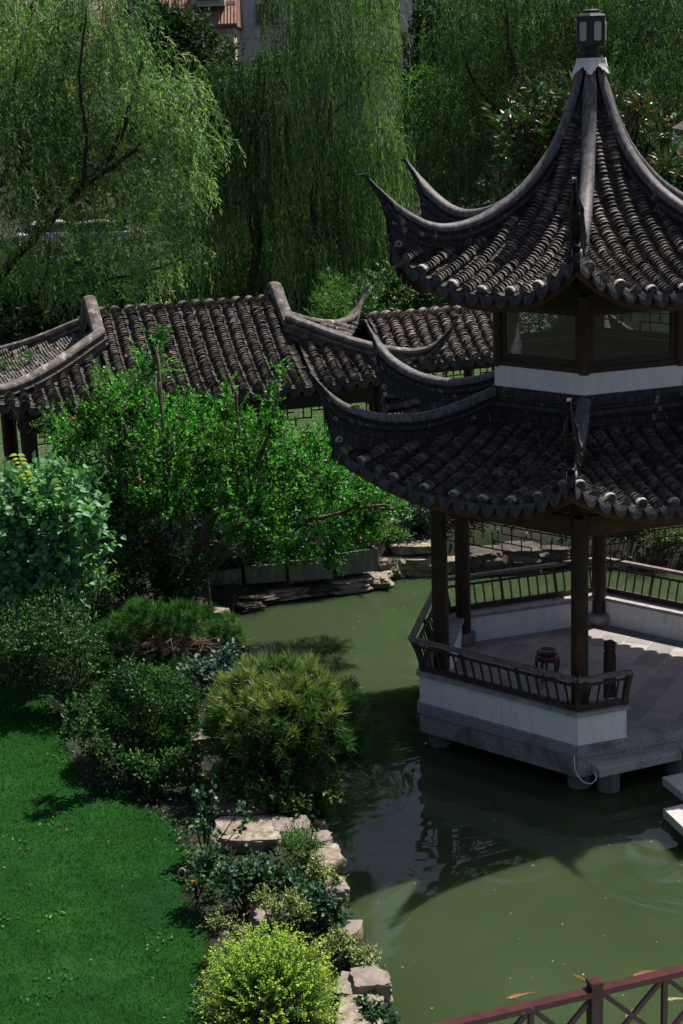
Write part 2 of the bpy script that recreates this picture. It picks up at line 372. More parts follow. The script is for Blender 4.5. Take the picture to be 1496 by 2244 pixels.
# low walls with coping
def wallseg(mb, k, a0, a1, s0, s1, z0, z1, miter0=True, miter1=True):
    t3 = math.tan(PI/6)
    def e(a, s, mit, sg): return s if not mit else sg*a*t3
    P = [(a0, e(a0, s0, miter0, -1)), (a1, e(a1, s0, miter0, -1)), (a1, e(a1, s1, miter1, 1)), (a0, e(a0, s1, miter1, 1))]
    V = [SP(k, a, s, z) for z in (z0, z1) for a, s in P]
    mb.add(V, [(0,3,2,1), (4,5,6,7), (0,1,5,4), (1,2,6,5), (2,3,7,6), (3,0,4,7)])
STUB = .74
for k in range(6):
    t3 = math.tan(PI/6)
    segs = [(None, None)] if k != 5 else [('a', STUB), ('b', STUB)]
    for sg in segs:
        if sg[0] is None: a = dict(s0=0, s1=0, miter0=True, miter1=True)
        elif sg[0] == 'a': a = dict(s0=0, s1=-2.4*t3+STUB, miter0=True, miter1=False)
        else: a = dict(s0=2.4*t3-STUB, s1=0, miter0=False, miter1=True)
        if k == 5: # corner 5 .. corner 6(=0): the front corner F is corner 0 = end of side 5
            pass
        mb = MB(); wallseg(mb, k, 2.09, 2.385, a['s0'], a['s1'], .0, .42, a['miter0'], a['miter1'])
        wl = mb.build('low_wall', M['white'], pav)
        mb = MB()
        L0 = a['s0'] if not a['miter0'] else -2.4*t3; L1 = a['s1'] if not a['miter1'] else 2.4*t3
        n = max(1, int(round((L1-L0)/.42))); 
        e0 = a['s0'] - (0 if a['miter0'] else .03); e1 = a['s1'] + (0 if a['miter1'] else .03)
        wallseg(mb, k, 2.05, 2.425, e0, e1, .423, .475, a['miter0'], a['miter1'])
        for i in range(1, n):
            s = L0 + (L1-L0)*i/n
            mb2 = MB()
        mb.build('coping', M['capstone'], wl)
        mb = MB()
        for i in range(1, n):
            s = L0 + (L1-L0)*i/n
            mb.hexa(SP(k, 2.2375, s, .4492), tdir(k)*.004, ndir(k)*.1895, (0, 0, .0275))
        if n > 1: mb.build('coping_joint', M['mortar'], wl)

# columns
for k in range(6):
    c = PC + cdir(k)*2.4
    mb = MB(); mb.lathe([(.120, .2), (.120, 1.0), (.118, 2.0), (.113, 3.32)], c, 20); cl = mb.build('column', M['wood'], pav, True, 40)
    mb = MB(); mb.lathe([(.155, .007), (.185, .05), (.205, .10), (.205, .15), (.185, .19), (.15, .205), (.12, .207)], c, 24); mb.build('column_base', M['granite'], cl, True, 50)
    if k == 0:      # worn patches on the front column
        for z, h_, w_, mt in ((1.22, .55, .075, 'red_wood'), (.84, .24, .035, 'rail_top')):
            mb = MB(); G = []
            for i in range(7):
                t = i/6; ww = w_*math.sin(PI*min(max(t, .12), .9))
                G.append([c + np.array([math.sin(a)*.1225, -math.cos(a)*.1225, z - h_/2 + h_*t]) for a in np.linspace(-ww/.12 - .1, ww/.12 - .1, 5)])
            mb.sheet(G); o = mb.build('worn_patch', M[mt], cl); sdf = o.modifiers.new('s', 'SOLIDIFY'); sdf.thickness = .004
# beams, hanging lattice
def lattice(mb, k, a, s0, s1, z0, z1, r=random.Random(1), w=.016, cell=.16):
    """Chinese stepped fret: outer frame, broken horizontals and short uprights"""
    def P(s, z): return SP(k, a, s, z)
    H = z1-z0
    mb.bar(P(s0, z0), P(s1, z0), w, w); mb.bar(P(s0, z1), P(s1, z1), w, w); 
    n = int((s1-s0)/cell); cw = (s1-s0)/n; rows = max(2, int(round(H/.13))); rh = H/rows
    for i in range(n+1): 
        x = s0 + i*cw
        for j in range(rows):
            if (i*2+j) % 3 != 0 or i in (0, n): mb.bar(P(x, z0+j*rh), P(x, z0+(j+1)*rh), w*.8, w*.8, up=ndir(k))
    for j in range(1, rows):
        i = 0
        while i < n:
            l = 2 if (i+j) % 2 else 1
            if (i//2+j) % 3 != 2: mb.bar(P(s0+i*cw, z0+j*rh), P(s0+min(n, i+l)*cw, z0+j*rh), w*.8, w*.8)
            i += l
for k in range(6):
    L = 1.2
    mb = MB(); mb.bar(SP(k, 2.075, -L, 2.98), SP(k, 2.075, L, 2.98), .1, .28); 
    mb.bar(SP(k, 2.075, -L, 3.24), SP(k, 2.075, L, 3.24), .13, .16); mb.build('beam', M['fascia'], pav)
    mb = MB(); lattice(mb, k, 2.075, -1.07, 1.07, 2.44, 2.80); mb.build('hanging_lattice', M['wood'], pav)
# ceiling of the lower storey
mb = MB(); mb.prism(hexpoly(2.3), 3.33, 3.36); mb.build('ceiling', M['wood'], pav)

# backrest railings
def railing(k, s0, s1, m0, m1, end0=False, end1=False):
    t3 = math.tan(PI/6)
    def P(a, s, z, mit=0):
        if mit == -1: s = -a*t3
        if mit == 1: s = a*t3
        return SP(k, a, s, z)
    A0, A1, z0, z1 = 2.335, 2.47, .50, .975
    def prof(t): # outward curve of the back
        return A0 + (A1-A0)*(t**1.5), z0 + (z1-z0)*t
    rt = MB(); aa, zz = prof(1); rt.bar(P(aa+.01, s0, zz+.012, -m0), P(aa+.01, s1, zz+.012, m1), .085, .05)
    top = rt.build('backrest_railing', M['rail_top'], pav)
    for nm, t, w_, h_ in (('bottom_rail', .0, .05, .08), ('middle_rail', .74, .035, .032), ('lower_rail', .13, .03, .03)):
        if nm == 'lower_rail': continue
        r = MB(); aa, zz = prof(t); r.bar(P(aa, s0, zz+.02, -m0), P(aa, s1, zz+.02, m1), w_, h_); r.build(nm, M['wood_h'], top)
    L0 = -A0*t3 if m0 else s0; L1 = A0*t3 if m1 else s1
    n = int(round((L1-L0)/.155))
    for i in range(1, n):
        s = L0 + (L1-L0)*i/n
        big = (i % 6 == 0)
        pts = [P(prof(t)[0], s, prof(t)[1]) for t in (.05, .3, .55, .76 if not big else 1)]
        r = MB()
        for p, q in zip(pts[:-1], pts[1:]): r.bar(p, q, .026 if not big else .05, .02 if not big else .03, up=tdir(k))
        r.build('baluster', M['wood_h'], top)
    for s, mit, on in ((s0, -1 if m0 else 0, True), (s1, 1 if m1 else 0, True)):
        if mit == 1: continue     # next side's own corner post stands there
        r = MB(); pts = [P(prof(t)[0], s, prof(t)[1], mit) for t in (-.06, .25, .6, 1.0)]
        dd = nrm(cdir(k) if mit == -1 else ndir(k)); sd = np.cross(dd, (0, 0, 1))
        for p, q in zip(pts[:-1], pts[1:]): r.bar(p, q, .07, .075, up=sd)
        r.build('corner_post' if mit else 'end_post', M['wood_h'], top)
t3 = math.tan(PI/6)
for k in range(5): railing(k, 0, 0, True, True)
railing(5, 2.4*t3-STUB, 0, False, True); railing(5, 0, -2.4*t3+STUB, True, False)
# the front corner post (side 0 makes it); floor end

# roofs
def make_roof(name_, zp, a_top, a_mid, Rc, lift_h, pitch, rr, step, fascia_h):
    """hexagonal skirt of tiles. zp(a): height of the centre line"""
    ac = Rc*math.cos(PI/6); tc_ = Rc*.5
    def ae(s): return a_mid + (ac - a_mid)*min(1, abs(s)/tc_)**2.2
    def Z(a, s): return zp(a) + lift_h*(min(1.1, abs(s)/tc_))**2.5
    base = MB(); sof = MB(); sides = []; lips = []
    n = int(tc_*2/pitch); off = [(i - (n-1)/2)*pitch for i in range(n)]
    for k in range(6):
        body = MB(); caps = body; pans = MB(); drips = MB(); fas = MB(); sides.append((body, pans, drips, fas))
        lat = tdir(k); up = np.array([0, 0, 1.])
        def hipa(s): return max(a_top, abs(s)/math.tan(PI/6))
        def line(s, a0, a1, dz=0):
            if a1 - a0 < .04: return None
            A = np.linspace(a0, a1, 12); return resample([SP(k, a, s, Z(a, s)+dz) for a in A], step)
        P1 = []; P2 = []
        for i, s in enumerate(off):
            e = ae(s); l = line(s, hipa(s), e, .035)
            if l is not None:
                P1.append((l, lat))
                # round end cap and its mortar
                p = l[-1]; d = nrm(l[-1]-l[-2]); u = nrm(np.cross(lat, d)); u = u*np.sign(u[2])
                for (mbx, rr_, dd_, a0_, a1_) in ((caps, rr*1.0, .016, 0, 2*PI),):
                    pts = [p + d*dd_ + lat*rr_*math.cos(t) + u*(rr_*math.sin(t)) for t in np.linspace(a0_, a1_, 12, endpoint=False)]
                    mbx.plate(pts, d*.02)
                if i % 2 == (k % 2):
                    G = []
                    for dz_, r_ in ((-.035, 1.08), (-.015, 1.20), (.026, 1.18), (.030, 1.0)):
                        G.append([p + d*dz_ + lat*rr*r_*math.cos(t) + u*(rr*r_*math.sin(t)+.01) for t in np.linspace(.12*PI, .88*PI, 7)])
                    ml = MB(); ml.sheet(G); lips.append(ml)
        for i in range(n+1):
            s = (i - n/2)*pitch
            if abs(s) > tc_*.985: continue
            e = ae(s)+.02; l = line(s, hipa(s), e, 0.0)
            if l is not None:
                P2.append((l, lat))
        # drip tiles: a row of hanging shields along the eave
        mdr = int((2*tc_*.99)/pitch*10); row0 = []; row1 = []; out = ndir(k)
        for q_ in range(mdr+1):
            s = -tc_*.99 + 2*tc_*.99*q_/mdr; ph = ((s/pitch + n/2) % 1 + .5) % 1 - .5      # 0 at a pan centre
            x = ph*2; e = ae(s); dep = .028 + .135*max(0, 1-abs(x/.93)**3.0)**.6*(1-.28*abs(x)); top = .012*x*x
            p = SP(k, e+.035, s, Z(e, s)+.004+top); row0.append(p); row1.append(p + np.array([0, 0, -dep]) + out*dep*.22)
        drips.sheet([row0, [a_*.5+b_*.5+out*.006 for a_, b_ in zip(row0, row1)], row1])
        tile_rows(body, P1, rr); tile_rows(pans, P2, pitch*.36, concave=True)
        # solid bed under the tiles + wooden soffit
        for mbx, dz, ins, ta in ((base, -.05, .03, a_top-.25), (sof, -.13, .10, a_top-.3)):
            G = []
            for v in np.linspace(0, 1, 10):
                row = []
                for u_ in np.linspace(-1, 1, 25):
                    e = ae(u_*tc_) - ins; a = max(.02, ta) + (e - max(.02, ta))*v; s = u_*a/e*(tc_*(e/ac if False else 1))
                    s = u_*min(tc_, a*math.tan(PI/6)); s = u_*(a*math.tan(PI/6)) if v < 1 else u_*e*math.tan(PI/6)
                    e2 = ae(s) - ins; a = max(.02, ta) + (e2-max(.02, ta))*v
                    row.append(SP(k, a, s, Z(a, s)+dz))
                G.append(row)
            mbx.sheet(G)
        G = []
        for dz, ins in ((-.055, .035), (-.05-fascia_h*.6, .02), (-.05-fascia_h, .05), (-.05-fascia_h, .12), (-.12, .14)):
            row = []
            for u_ in np.linspace(-1, 1, 29):
                s = u_*tc_; e = ae(s)-ins; s2 = u_*min(tc_, e*math.tan(PI/6))
                row.append(SP(k, e, s2, Z(e, s)+dz))
            G.append(row)
        fas.sheet(G)
    rt = base.build(name_, M['black'], pav)
    sof.build('soffit', M['fascia'], rt, True)
    for body, pans, drips, fas in sides:
        body.build('cover_tile_rows', M['roof_tile'], rt, True, 45); pans.build('pan_tile_rows', M['pan_tile'], rt, True, 45)
        o = drips.build('drip_tiles', M['drip'], rt); o.modifiers.new('s', 'SOLIDIFY').thickness = .014
        fas.build('eave_board', M['fascia'], rt, True, 40)
    for ml in lips: ml.build('mortar_lip', M['mortar'], rt, True, 50)
    return Z
def interp(xs, ys):
    return lambda a: float(np.interp(a, xs, ys))
def spl(pts):
    P = smoothpath([(x, z, 0) for x, z in pts], 8); return lambda a: float(np.interp(a, P[:, 0], P[:, 1]))
mort = MB()
zlo = spl([(.9, 4.30), (1.36, 4.03), (1.8, 3.82), (2.3, 3.62), (2.8, 3.46), (3.1, 3.385), (3.45, 3.32)])
make_roof('lower_roof', zlo, 1.36, 3.07, 3.90, .60, .243, .073, .060, .20)
mort = MB()
zup = spl([(.12, 8.55), (.25, 8.15), (.6, 7.33), (1.0, 6.82), (1.5, 6.42), (2.0, 6.17), (2.4, 6.03), (2.7, 5.96)])
make_roof('upper_roof', zup, .14, 2.40, 2.96, .60, .235, .073, .060, .19)

# hip ridges with raised ends
lo_prof = [(1.50, 4.57, .56), (1.75, 4.49, .55), (2.09, 4.385, .5), (2.6, 4.30, .5), (3.11, 4.33, .52), (3.45, 4.42, .56), (3.70, 4.53, .60), (3.82, 4.61, .56), (3.93, 4.70, .32), (4.02, 4.79, .19), (4.12, 4.90, .10), (4.20, 5.00, .08), (4.27, 5.085, .05)]
up_prof = [(.13, 9.0, .14), (.20, 8.80, .22), (.27, 8.62, .28), (.44, 8.18, .34), (.66, 7.79, .40), (1.01, 7.40, .42), (1.35, 7.15, .44), (1.75, 6.96, .46), (2.15, 6.89, .5), (2.45, 6.94, .55), (2.70, 7.07, .60), (2.86, 7.18, .56), (2.97, 7.27, .30), (3.07, 7.36, .17), (3.17, 7.45, .10), (3.26, 7.54, .08), (3.33, 7.61, .05)]
def hip(k, prof, Rc, zc):
    dr = cdir(k); lat = np.cross(dr, (0, 0, 1)); lat = nrm(lat)
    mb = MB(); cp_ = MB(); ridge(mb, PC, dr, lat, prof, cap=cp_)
    R1, z1 = prof[-1][0], prof[-1][1]
    # pointed end
    def P(r, z): return PC + dr*r + np.array([0, 0, z])
    mb.plate([P(R1-.05, z1-.05), P(R1-.03, z1-.085), P(R1+.03, z1-.035), P(R1+.11, z1-.012), P(R1+.10, z1+.0), P(R1, z1+.01)], lat*.05)
    # carved stepped profile under the raised end
    sil = [(Rc-.24, zc-.06), (Rc+.02, zc-.07), (Rc+.08, zc+.0), (Rc+.06, zc+.09), (Rc-.01, zc+.13), (Rc+.02, zc+.17), (Rc+.13, zc+.185), (Rc+.05, zc+.23), (Rc-.01, zc+.27), (Rc+.03, zc+.36), (Rc+.10, zc+.42), (Rc+.06, zc+.45), (Rc+.11, zc+.50), (Rc+.17, zc+.585), (Rc+.13, zc+.60), (Rc+.17, zc+.68), (Rc-.1, zc+.42), (Rc-.24, zc+.3)]
    mb.plate([P(r, z) for r, z in sil], lat*.10)
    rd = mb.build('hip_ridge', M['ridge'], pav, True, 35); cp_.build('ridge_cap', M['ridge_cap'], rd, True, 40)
    ms = MB(); scroll(ms, P(Rc-.045, zc+.075), dr, lat, .055, .054); scroll(ms, P(Rc-.0, zc+.37), dr, lat, .04, .054, 1.1, .009)
    ms.build('white_scroll', M['mortar'], rd, True)
for k in range(6):
    hip(k, lo_prof, 3.90, 3.97); hip(k, up_prof, 2.95, 6.58)
# ring of mouldings where the lower roof meets the storey above
def hexloft(mb, prof):
    for k in range(6):
        G = [[PC + cdir(k)*R + np.array([0, 0, z]), PC + cdir(k+1)*R + np.array([0, 0, z])] for R, z in prof]; mb.sheet(G)
mb = MB(); hexloft(mb, [(1.46, 4.585), (1.54, 4.575), (1.575, 4.52), (1.575, 4.44), (1.545, 4.425), (1.545, 4.385), (1.60, 4.37), (1.625, 4.32), (1.60, 4.265), (1.56, 4.25), (1.56, 4.19), (1.585, 4.18), (1.585, 4.155), (1.555, 4.14), (1.555, 3.94)])
mb.build('ring_ridge', M['ridge'], pav)
mb = MB(); hexloft(mb, [(1.45, 4.87), (1.50, 4.87), (1.50, 4.55)]); mb.build('white_band', M['white'], pav)
mb = MB(); mb.prism(hexpoly(1.46), 4.5, 4.86); mb.build('upper_floor', M['black'], pav)
mb = MB(); mb.prism(hexpoly(1.5), 6.05, 6.10); mb.build('upper_ceiling', M['wood'], pav)
for k in range(6):
    c = PC + cdir(k)*1.437
    mb = MB(); mb.lathe([(.075, 4.855), (.075, 6.2)], c, 14); mb.build('upper_column', M['wood'], pav, True, 40)
    if True:
        h = 1.437/2 - .065; a = 1.437*math.cos(PI/6)
        mb = MB()
        mb.bar(SP(k, a, -h, 4.905), SP(k, a, h, 4.905), .06, .09); mb.bar(SP(k, a, -h, 5.00), SP(k, a, h, 5.00), .035, .085)
        mb.bar(SP(k, a, -h, 5.70), SP(k, a, h, 5.70), .05, .11)
        for s in (-1, 1): mb.bar(SP(k, a, s*(h-.035), 5.04), SP(k, a, s*(h-.035), 5.65), .035, .07, up=tdir(k))
        mb.bar(SP(k, a-.01, -h, 5.92), SP(k, a-.01, h, 5.92), .08, .32)
        wf = mb.build('window', M['wood'], pav)
        mb = MB(); mb.hexa(SP(k, a, 0, 5.345), tdir(k)*(h-.07), ndir(k)*.003, (0, 0, .305)); mb.build('pane', M['glass'], wf)
        if k in (1, 2, 3, 4):
            mb = MB(); lattice(mb, k, a-.05, -h+.07, h-.07, 5.06, 5.64, w=.026, cell=.15); mb.build('pane_lattice', M['wood'], wf)
# brackets under the eave corners
for k in range(6):
    for R, z, s_ in ((2.4, 3.02, .13), (1.44, 5.80, .10)):
        mb = MB(); dr = cdir(k); lat = np.cross(dr, (0, 0, 1))
        mb.hexa(PC + dr*(R+.10) + np.array([0, 0, z-.04]), dr*s_*.7, lat*.05, (0, 0, .07)); mb.hexa(PC + dr*(R+.13) + np.array([0, 0, z+.09]), dr*s_*1.2, lat*.06, (0, 0, .055))
        mb.build('bracket', M['wood'], pav)

# finial
zt = 9.0
mb = MB()
def hexring(mb, prof): hexloft(mb, prof)
hexring(mb, [(.17, 8.99), (.17, 9.03), (.12, 9.05), (.12, 9.12), (.17, 9.135), (.215, 9.15), (.22, 9.17), (.218, 9.53), (.225, 9.55), (.20, 9.575), (.13, 9.59), (.13, 9.625), (.09, 9.64), (.0, 9.645)])
fin = mb.build('finial', M['finial'], pav)
for k in range(6):
    a = .218*math.cos(PI/6); mb = MB()
    oc = [(-.052, -.10), (-.035, -.125), (.035, -.125), (.052, -.10), (.052, .10), (.035, .125), (-.035, .125), (-.052, .10)]
    mb.plate([SP(k, a+.006, x, 9.35+z) for x, z in oc], ndir(k)*.014); mb.build('finial_panel', M['panel'], fin)
# white scalloped skirt round the ridges' meeting point
mb = MB()
for k in range(6):
    prof = [(0, -.205), (.10, -.195), (.17, -.165), (.20, -.135), (.23, -.15), (.28, -.155), (.33, -.125), (.40, -.11), (.46, -.11), (.5, -.085)]
    for sgn in (-1, 1):
        G = [[], [], [], []]
        for f, dz in prof:
            hexr = .212*math.cos(PI/6)/math.cos(PI/6 - f*PI/3); d = cdir(k + sgn*f)
            for g, tt in zip(G, (0, .35, .7, 1)): g.append(PC + d*(hexr + .075*(tt*-dz/.2)**1.6) + np.array([0, 0, 8.985 + dz*tt]))
        mb.sheet(G)
o = mb.build('finial_skirt', M['white'], fin); o.modifiers.new('s', 'SOLIDIFY').thickness = .015
mb = MB(); hexloft(mb, [(.0, 9.0), (.225, 9.0), (.225, 8.965), (.19, 8.955)]); mb.build('finial_collar', M['white'], fin)

# things inside / beside
p = atz(1200, 1490, .006); 
st = empty('round_stool', p, 'round carved red-brown wooden stool standing behind the front backrest railing', 'stool')
mb = MB(); mb.lathe([(.0, .47), (.12, .475), (.15, .47), (.165, .455), (.165, .44), (.15, .43), (.0, .43)], p, 28); mb.build('seat', M['red_wood'], st, True, 40)
mb = MB(); mb.lathe([(.14, .432), (.17, .41), (.185, .37), (.175, .33), (.15, .32), (.14, .34)], p, 28); mb.build('apron', M['red_wood'], st, True, 50)
for i in range(5):
    a = i*2*PI/5 + .3; d = np.array([math.cos(a), math.sin(a), 0]); mb = MB()
    mb.tube([p + d*r + np.array([0, 0, z]) for r, z in ((.16, .34), (.175, .26), (.165, .17), (.14, .08), (.16, .025), (.18, .012))], [.028, .024, .02, .018, .022, .018], 8)
    mb.build('leg', M['red_wood'], st, True)
mb = MB(); mb.tube([p + np.array([math.cos(a)*.14, math.sin(a)*.14, .085]) for a in np.linspace(0, 2*PI, 21)], .013, 6); mb.build('foot_ring', M['red_wood'], st, True)
tb = empty('tablet', p + np.array([.01, 0, .476]), 'dark blue flat tablet lying on the round stool', 'tablet')
mb = MB(); mb.box(p + np.array([.01, 0, .4835]), (.21, .15, .010), -.35); mb.build('body', M['paper'], tb)
mb = MB(); mb.box(p + np.array([.01, 0, .4915]), (.205, .145, .004), -.35); mb.build('screen', M['tablet'], tb)
p = atz(1335, 1545, .006)
wp = empty('wooden_post', p, 'short dark square wooden post with a notched block head beside the entrance', 'post')
mb = MB(); mb.box(p + np.array([0, 0, .40]), (.13, .13, .80), .35); mb.build('shaft', M['wood'], wp)
mb = MB(); mb.box(p + np.array([0, 0, .812]), (.11, .11, .03), .35); mb.build('neck', M['wood'], wp)
mb = MB(); mb.box(p + np.array([0, 0, .90]), (.132, .132, .15), .35); o = mb.build('head', M['wood'], wp); bv = o.modifiers.new('b', 'BEVEL'); bv.width = .012
# ================================================================== water, ground
from mathutils import noise as mnoise
WZ = -.70
bank_px = [(905, 2420), (868, 2244), (838, 2160), (806, 2060), (764, 1995), (742, 1950), (748, 1880), (716, 1830)]
POND = [tuple(atz(x, y, WZ)[:2]) for x, y in bank_px]
POND += [(-.42, 21.3), (-.35, 22.2), (-.62, 23.4), (-1.05, 24.8), (-1.40, 26.2), (-1.62, 27.2), (-1.95, 28.6), (-2.35, 29.7)]
POND += [tuple(atz(x, y, WZ)[:2]) for x, y in [(520, 1338), (650, 1303), (790, 1287), (835, 1268), (945, 1254)]]
POND += [(3.0, 31.9), (5.5, 31.2), (9, 30.6), (14, 30), (14, 5), (1.2, 5)]
LAKE = [(-90, 37.2), (2, 37.4), (60, 38.5), (60, 56), (20, 56), (0, 56.5), (-20, 57.5), (-90, 61)]
def sdist(X, Y, poly):         # signed distance, negative inside
    poly = np.array(poly); d = np.full(X.shape, 1e9); ins = np.zeros(X.shape, bool)
    n = len(poly)
    for i in range(n):
        a, b = poly[i], poly[(i+1) % n]; e = b-a; wx, wy = X-a[0], Y-a[1]
        t = np.clip((wx*e[0]+wy*e[1])/(e@e), 0, 1); d = np.minimum(d, np.hypot(wx-e[0]*t, wy-e[1]*t))
        c = ((a[1] <= Y) != (b[1] <= Y)) & (X < (b[0]-a[0])*(Y-a[1])/((b[1]-a[1]) + 1e-12) + a[0]); ins ^= c
    return np.where(ins, -d, d)
def ground_z(X, Y):
    X = np.asarray(X, float); Y = np.asarray(Y, float)
    land = np.where(X < -3.6, -.22 + np.clip((Y-25)/5, 0, 1)*.32, -.30 + np.clip((Y-31.2)/1.6, 0, 1)*.38); land = np.where(Y < 25, -.22, land)
    land = np.where(Y > 45, .5, land)
    land = land + .03*np.sin(X*1.3+Y*.7)*np.cos(Y*.9)
    d1 = sdist(X, Y, POND); d2 = sdist(X, Y, LAKE); d = np.minimum(d1, d2)
    up = np.clip(d/.30, 0, 1); dn = np.clip(-d/.6, 0, 1)
    s = up*up*(3-2*up)
    return np.where(d > 0, WZ + (land-WZ)*s - .02*(d < .02), WZ - .02 - dn*1.1)
xs = np.concatenate([[-900, -400, -200, -110, -70, -45, -30, -20], np.arange(-14, 14.01, .22), [18, 25, 40, 70, 110, 200, 400, 900]])
ys = np.concatenate([[-200, -60, -10, 2], np.arange(6, 40.01, .22), np.arange(41, 66, 1.), [70, 80, 100, 130, 200, 350, 600, 1200]])
XX, YY = np.meshgrid(xs, ys, indexing='ij'); ZZ = ground_z(XX, YY)
M['soil'] = surf('garden_soil', [(.3, (.008,.007,.005)), (.55, (.024,.019,.012)), (.75, (.06,.046,.03))], 2.2, .95, .8, .03, 14, over=(1.1, .50, .12, (.010,.024,.007)))
mb = MB(); mb.sheet(np.stack([XX, YY, ZZ], -1)); g = mb.build('ground', M['soil'], None, True); tag(g, kind='structure')

def watermat(name, base, bscale, bstr, bdist, stretch=None, var=None):
    m, nt, b = mk(name)
    c, f = noise_ramp(nt, .35, [(.3, base), (.7, var or base)], detail=3)
    nt.links.new(c, b.inputs['Base Color'])
    b.inputs['Subsurface Weight'].default_value = 1; b.inputs['Subsurface Radius'].default_value = (.45, .7, .4); b.inputs['Subsurface Scale'].default_value = 2.2; b.inputs['Roughness'].default_value = .035; b.inputs['IOR'].default_value = 1.333; b.inputs['Specular IOR Level'].default_value = .5
    _, f1 = noise_ramp(nt, bscale, [(0, (0,0,0)), (1, (1,1,1))], detail=2.5, rough=.5, stretch=stretch, dist=1.2)
    addbump(nt, b, f1, bstr, bdist); return m
M['pond'] = watermat('green_pond_water', (.030, .051, .021), .9, .6, .035, var=(.041, .065, .028))
M['lake'] = watermat('lake_water', (.055, .095, .038), 1.5, .8, .09, stretch=(.35, 1.6, 1), var=(.07, .115, .046))
mb = MB(); xs2 = np.linspace(-6, 16, 12); ys2 = np.linspace(3, 33.5, 14)
mb.hexa((5, 18.25, WZ-1.5), (11, 0, 0), (0, 15.25, 0), (0, 0, 1.5)); tag(mb.build('pond_water', M['pond']), kind='structure')
X2, Y2 = np.meshgrid(np.linspace(-95, 65, 10), np.linspace(36.2, 62, 8), indexing='ij')
mb = MB(); mb.sheet(np.stack([X2, Y2, np.full_like(X2, WZ)], -1)); tag(mb.build('lake_water', M['lake']), kind='structure')
# floating specks
mb = MB(); n = 260
P = np.stack([rng.uniform(-.5, 6, n), rng.uniform(13, 31, n)], 1)
P = P[sdist(P[:, 0], P[:, 1], POND) < -.15]
for x, y in P:
    r = rng.uniform(.006, .016); a = rng.uniform(0, PI); mb.add([(x+r*math.cos(a), y+r*math.sin(a), WZ+.006), (x-r*.6*math.sin(a), y+r*.6*math.cos(a), WZ+.008), (x-r*math.cos(a), y-r*math.sin(a), WZ+.006), (x+r*.6*math.sin(a), y-r*.6*math.cos(a), WZ+.007)], [(0, 1, 2, 3)])
M['speck'] = surf('pale_petal', [(.3, (.35,.38,.16)), (.7, (.6,.6,.38))], 3, .8, 0)
tag(mb.build('floating_leaf_debris', M['speck']), 'tiny pale leaf specks floating on the green pond water', 'leaf debris', kind='stuff')

# lawn
lawn_px = [(-420, 1440), (-60, 1470), (60, 1500), (112, 1540), (140, 1640), (190, 1712), (300, 1752), (385, 1790), (412, 1870), (405, 1960), (445, 2040), (450, 2110), (440, 2300), (430, 2500), (-600, 2500)]
LAWN = [tuple(atz(x, y, -.18)[:2]) for x, y in lawn_px]
m, nt, b = mk('lawn_grass'); c, f = noise_ramp(nt, 1.4, [(.3, (.004,.024,.004)), (.55, (.007,.046,.007)), (.75, (.015,.066,.009))], detail=8)
nt.links.new(c, b.inputs['Base Color']); b.inputs['Roughness'].default_value = .9; b.inputs['Specular IOR Level'].default_value = .1; addbump(nt, b, f, .8, .03)
lx = np.arange(-9, 0, .12); ly = np.arange(9, 27, .12)
LX, LY = np.meshgrid(lx, ly, indexing='ij'); LZ = ground_z(LX, LY)+.012; LD = sdist(LX, LY, LAWN)
I = np.arange(LX.size).reshape(LX.shape); ok = (LD[:-1, :-1] < .05) & (LD[1:, 1:] < .05)
Q = np.stack([I[:-1, :-1], I[1:, :-1], I[1:, 1:], I[:-1, 1:]], -1)[ok]
mb = MB(); mb.add(np.stack([LX, LY, LZ], -1).reshape(-1, 3), Q); tag(mb.build('lawn', m, None, True), kind='structure')

# ================================================================== leaves toolkit
def leaves(mb, P, D, L, W, tint=None, N=None, fold=0., mid=.45):
    P = np.asarray(P); n = len(P); D = D/np.linalg.norm(D, axis=1)[:, None]
    if N is None: N = rng.normal(size=(n, 3))
    S = np.cross(D, N); S /= np.linalg.norm(S, axis=1)[:, None]+1e-9
    U = np.cross(S, D)
    L = np.broadcast_to(L, (n,))[:, None]; W = np.broadcast_to(W, (n,))[:, None]
    if tint is None: tint = rng.random(n)
    if not fold:
        V = np.stack([P, P+D*L*mid+S*W/2, P+D*L, P+D*L*mid-S*W/2], 1); I = np.arange(n)[:, None]*4
        mb.add(V.reshape(-1, 3), I+np.array([[0, 1, 2, 3]]), tint=np.repeat(np.clip(tint, 0, 1), 4))
    else:       # folded, rounder leaf: two quads per half
        l = fold
        V = np.stack([P, P+D*L*.22+S*W*.46+U*W*l*.5, P+D*L*.60+S*W*.42+U*W*l*.45, P+D*L-U*L*.08, P+D*L*.60-S*W*.42+U*W*l*.45, P+D*L*.22-S*W*.46+U*W*l*.5, P+D*L*.4], 1)
        I = np.arange(n)[:, None]*7
        Q = np.concatenate([I+np.array([[0, 1, 2, 6]]), I+np.array([[6, 2, 3, 4]]), I+np.array([[0, 6, 4, 5]])])
        mb.add(V.reshape(-1, 3), Q, tint=np.repeat(np.clip(tint, 0, 1), 7))
def rdir(n, z=0., zs=1.):
    d = rng.normal(size=(n, 3)); d[:, 2] = d[:, 2]*zs + z; return d/np.linalg.norm(d, axis=1)[:, None]
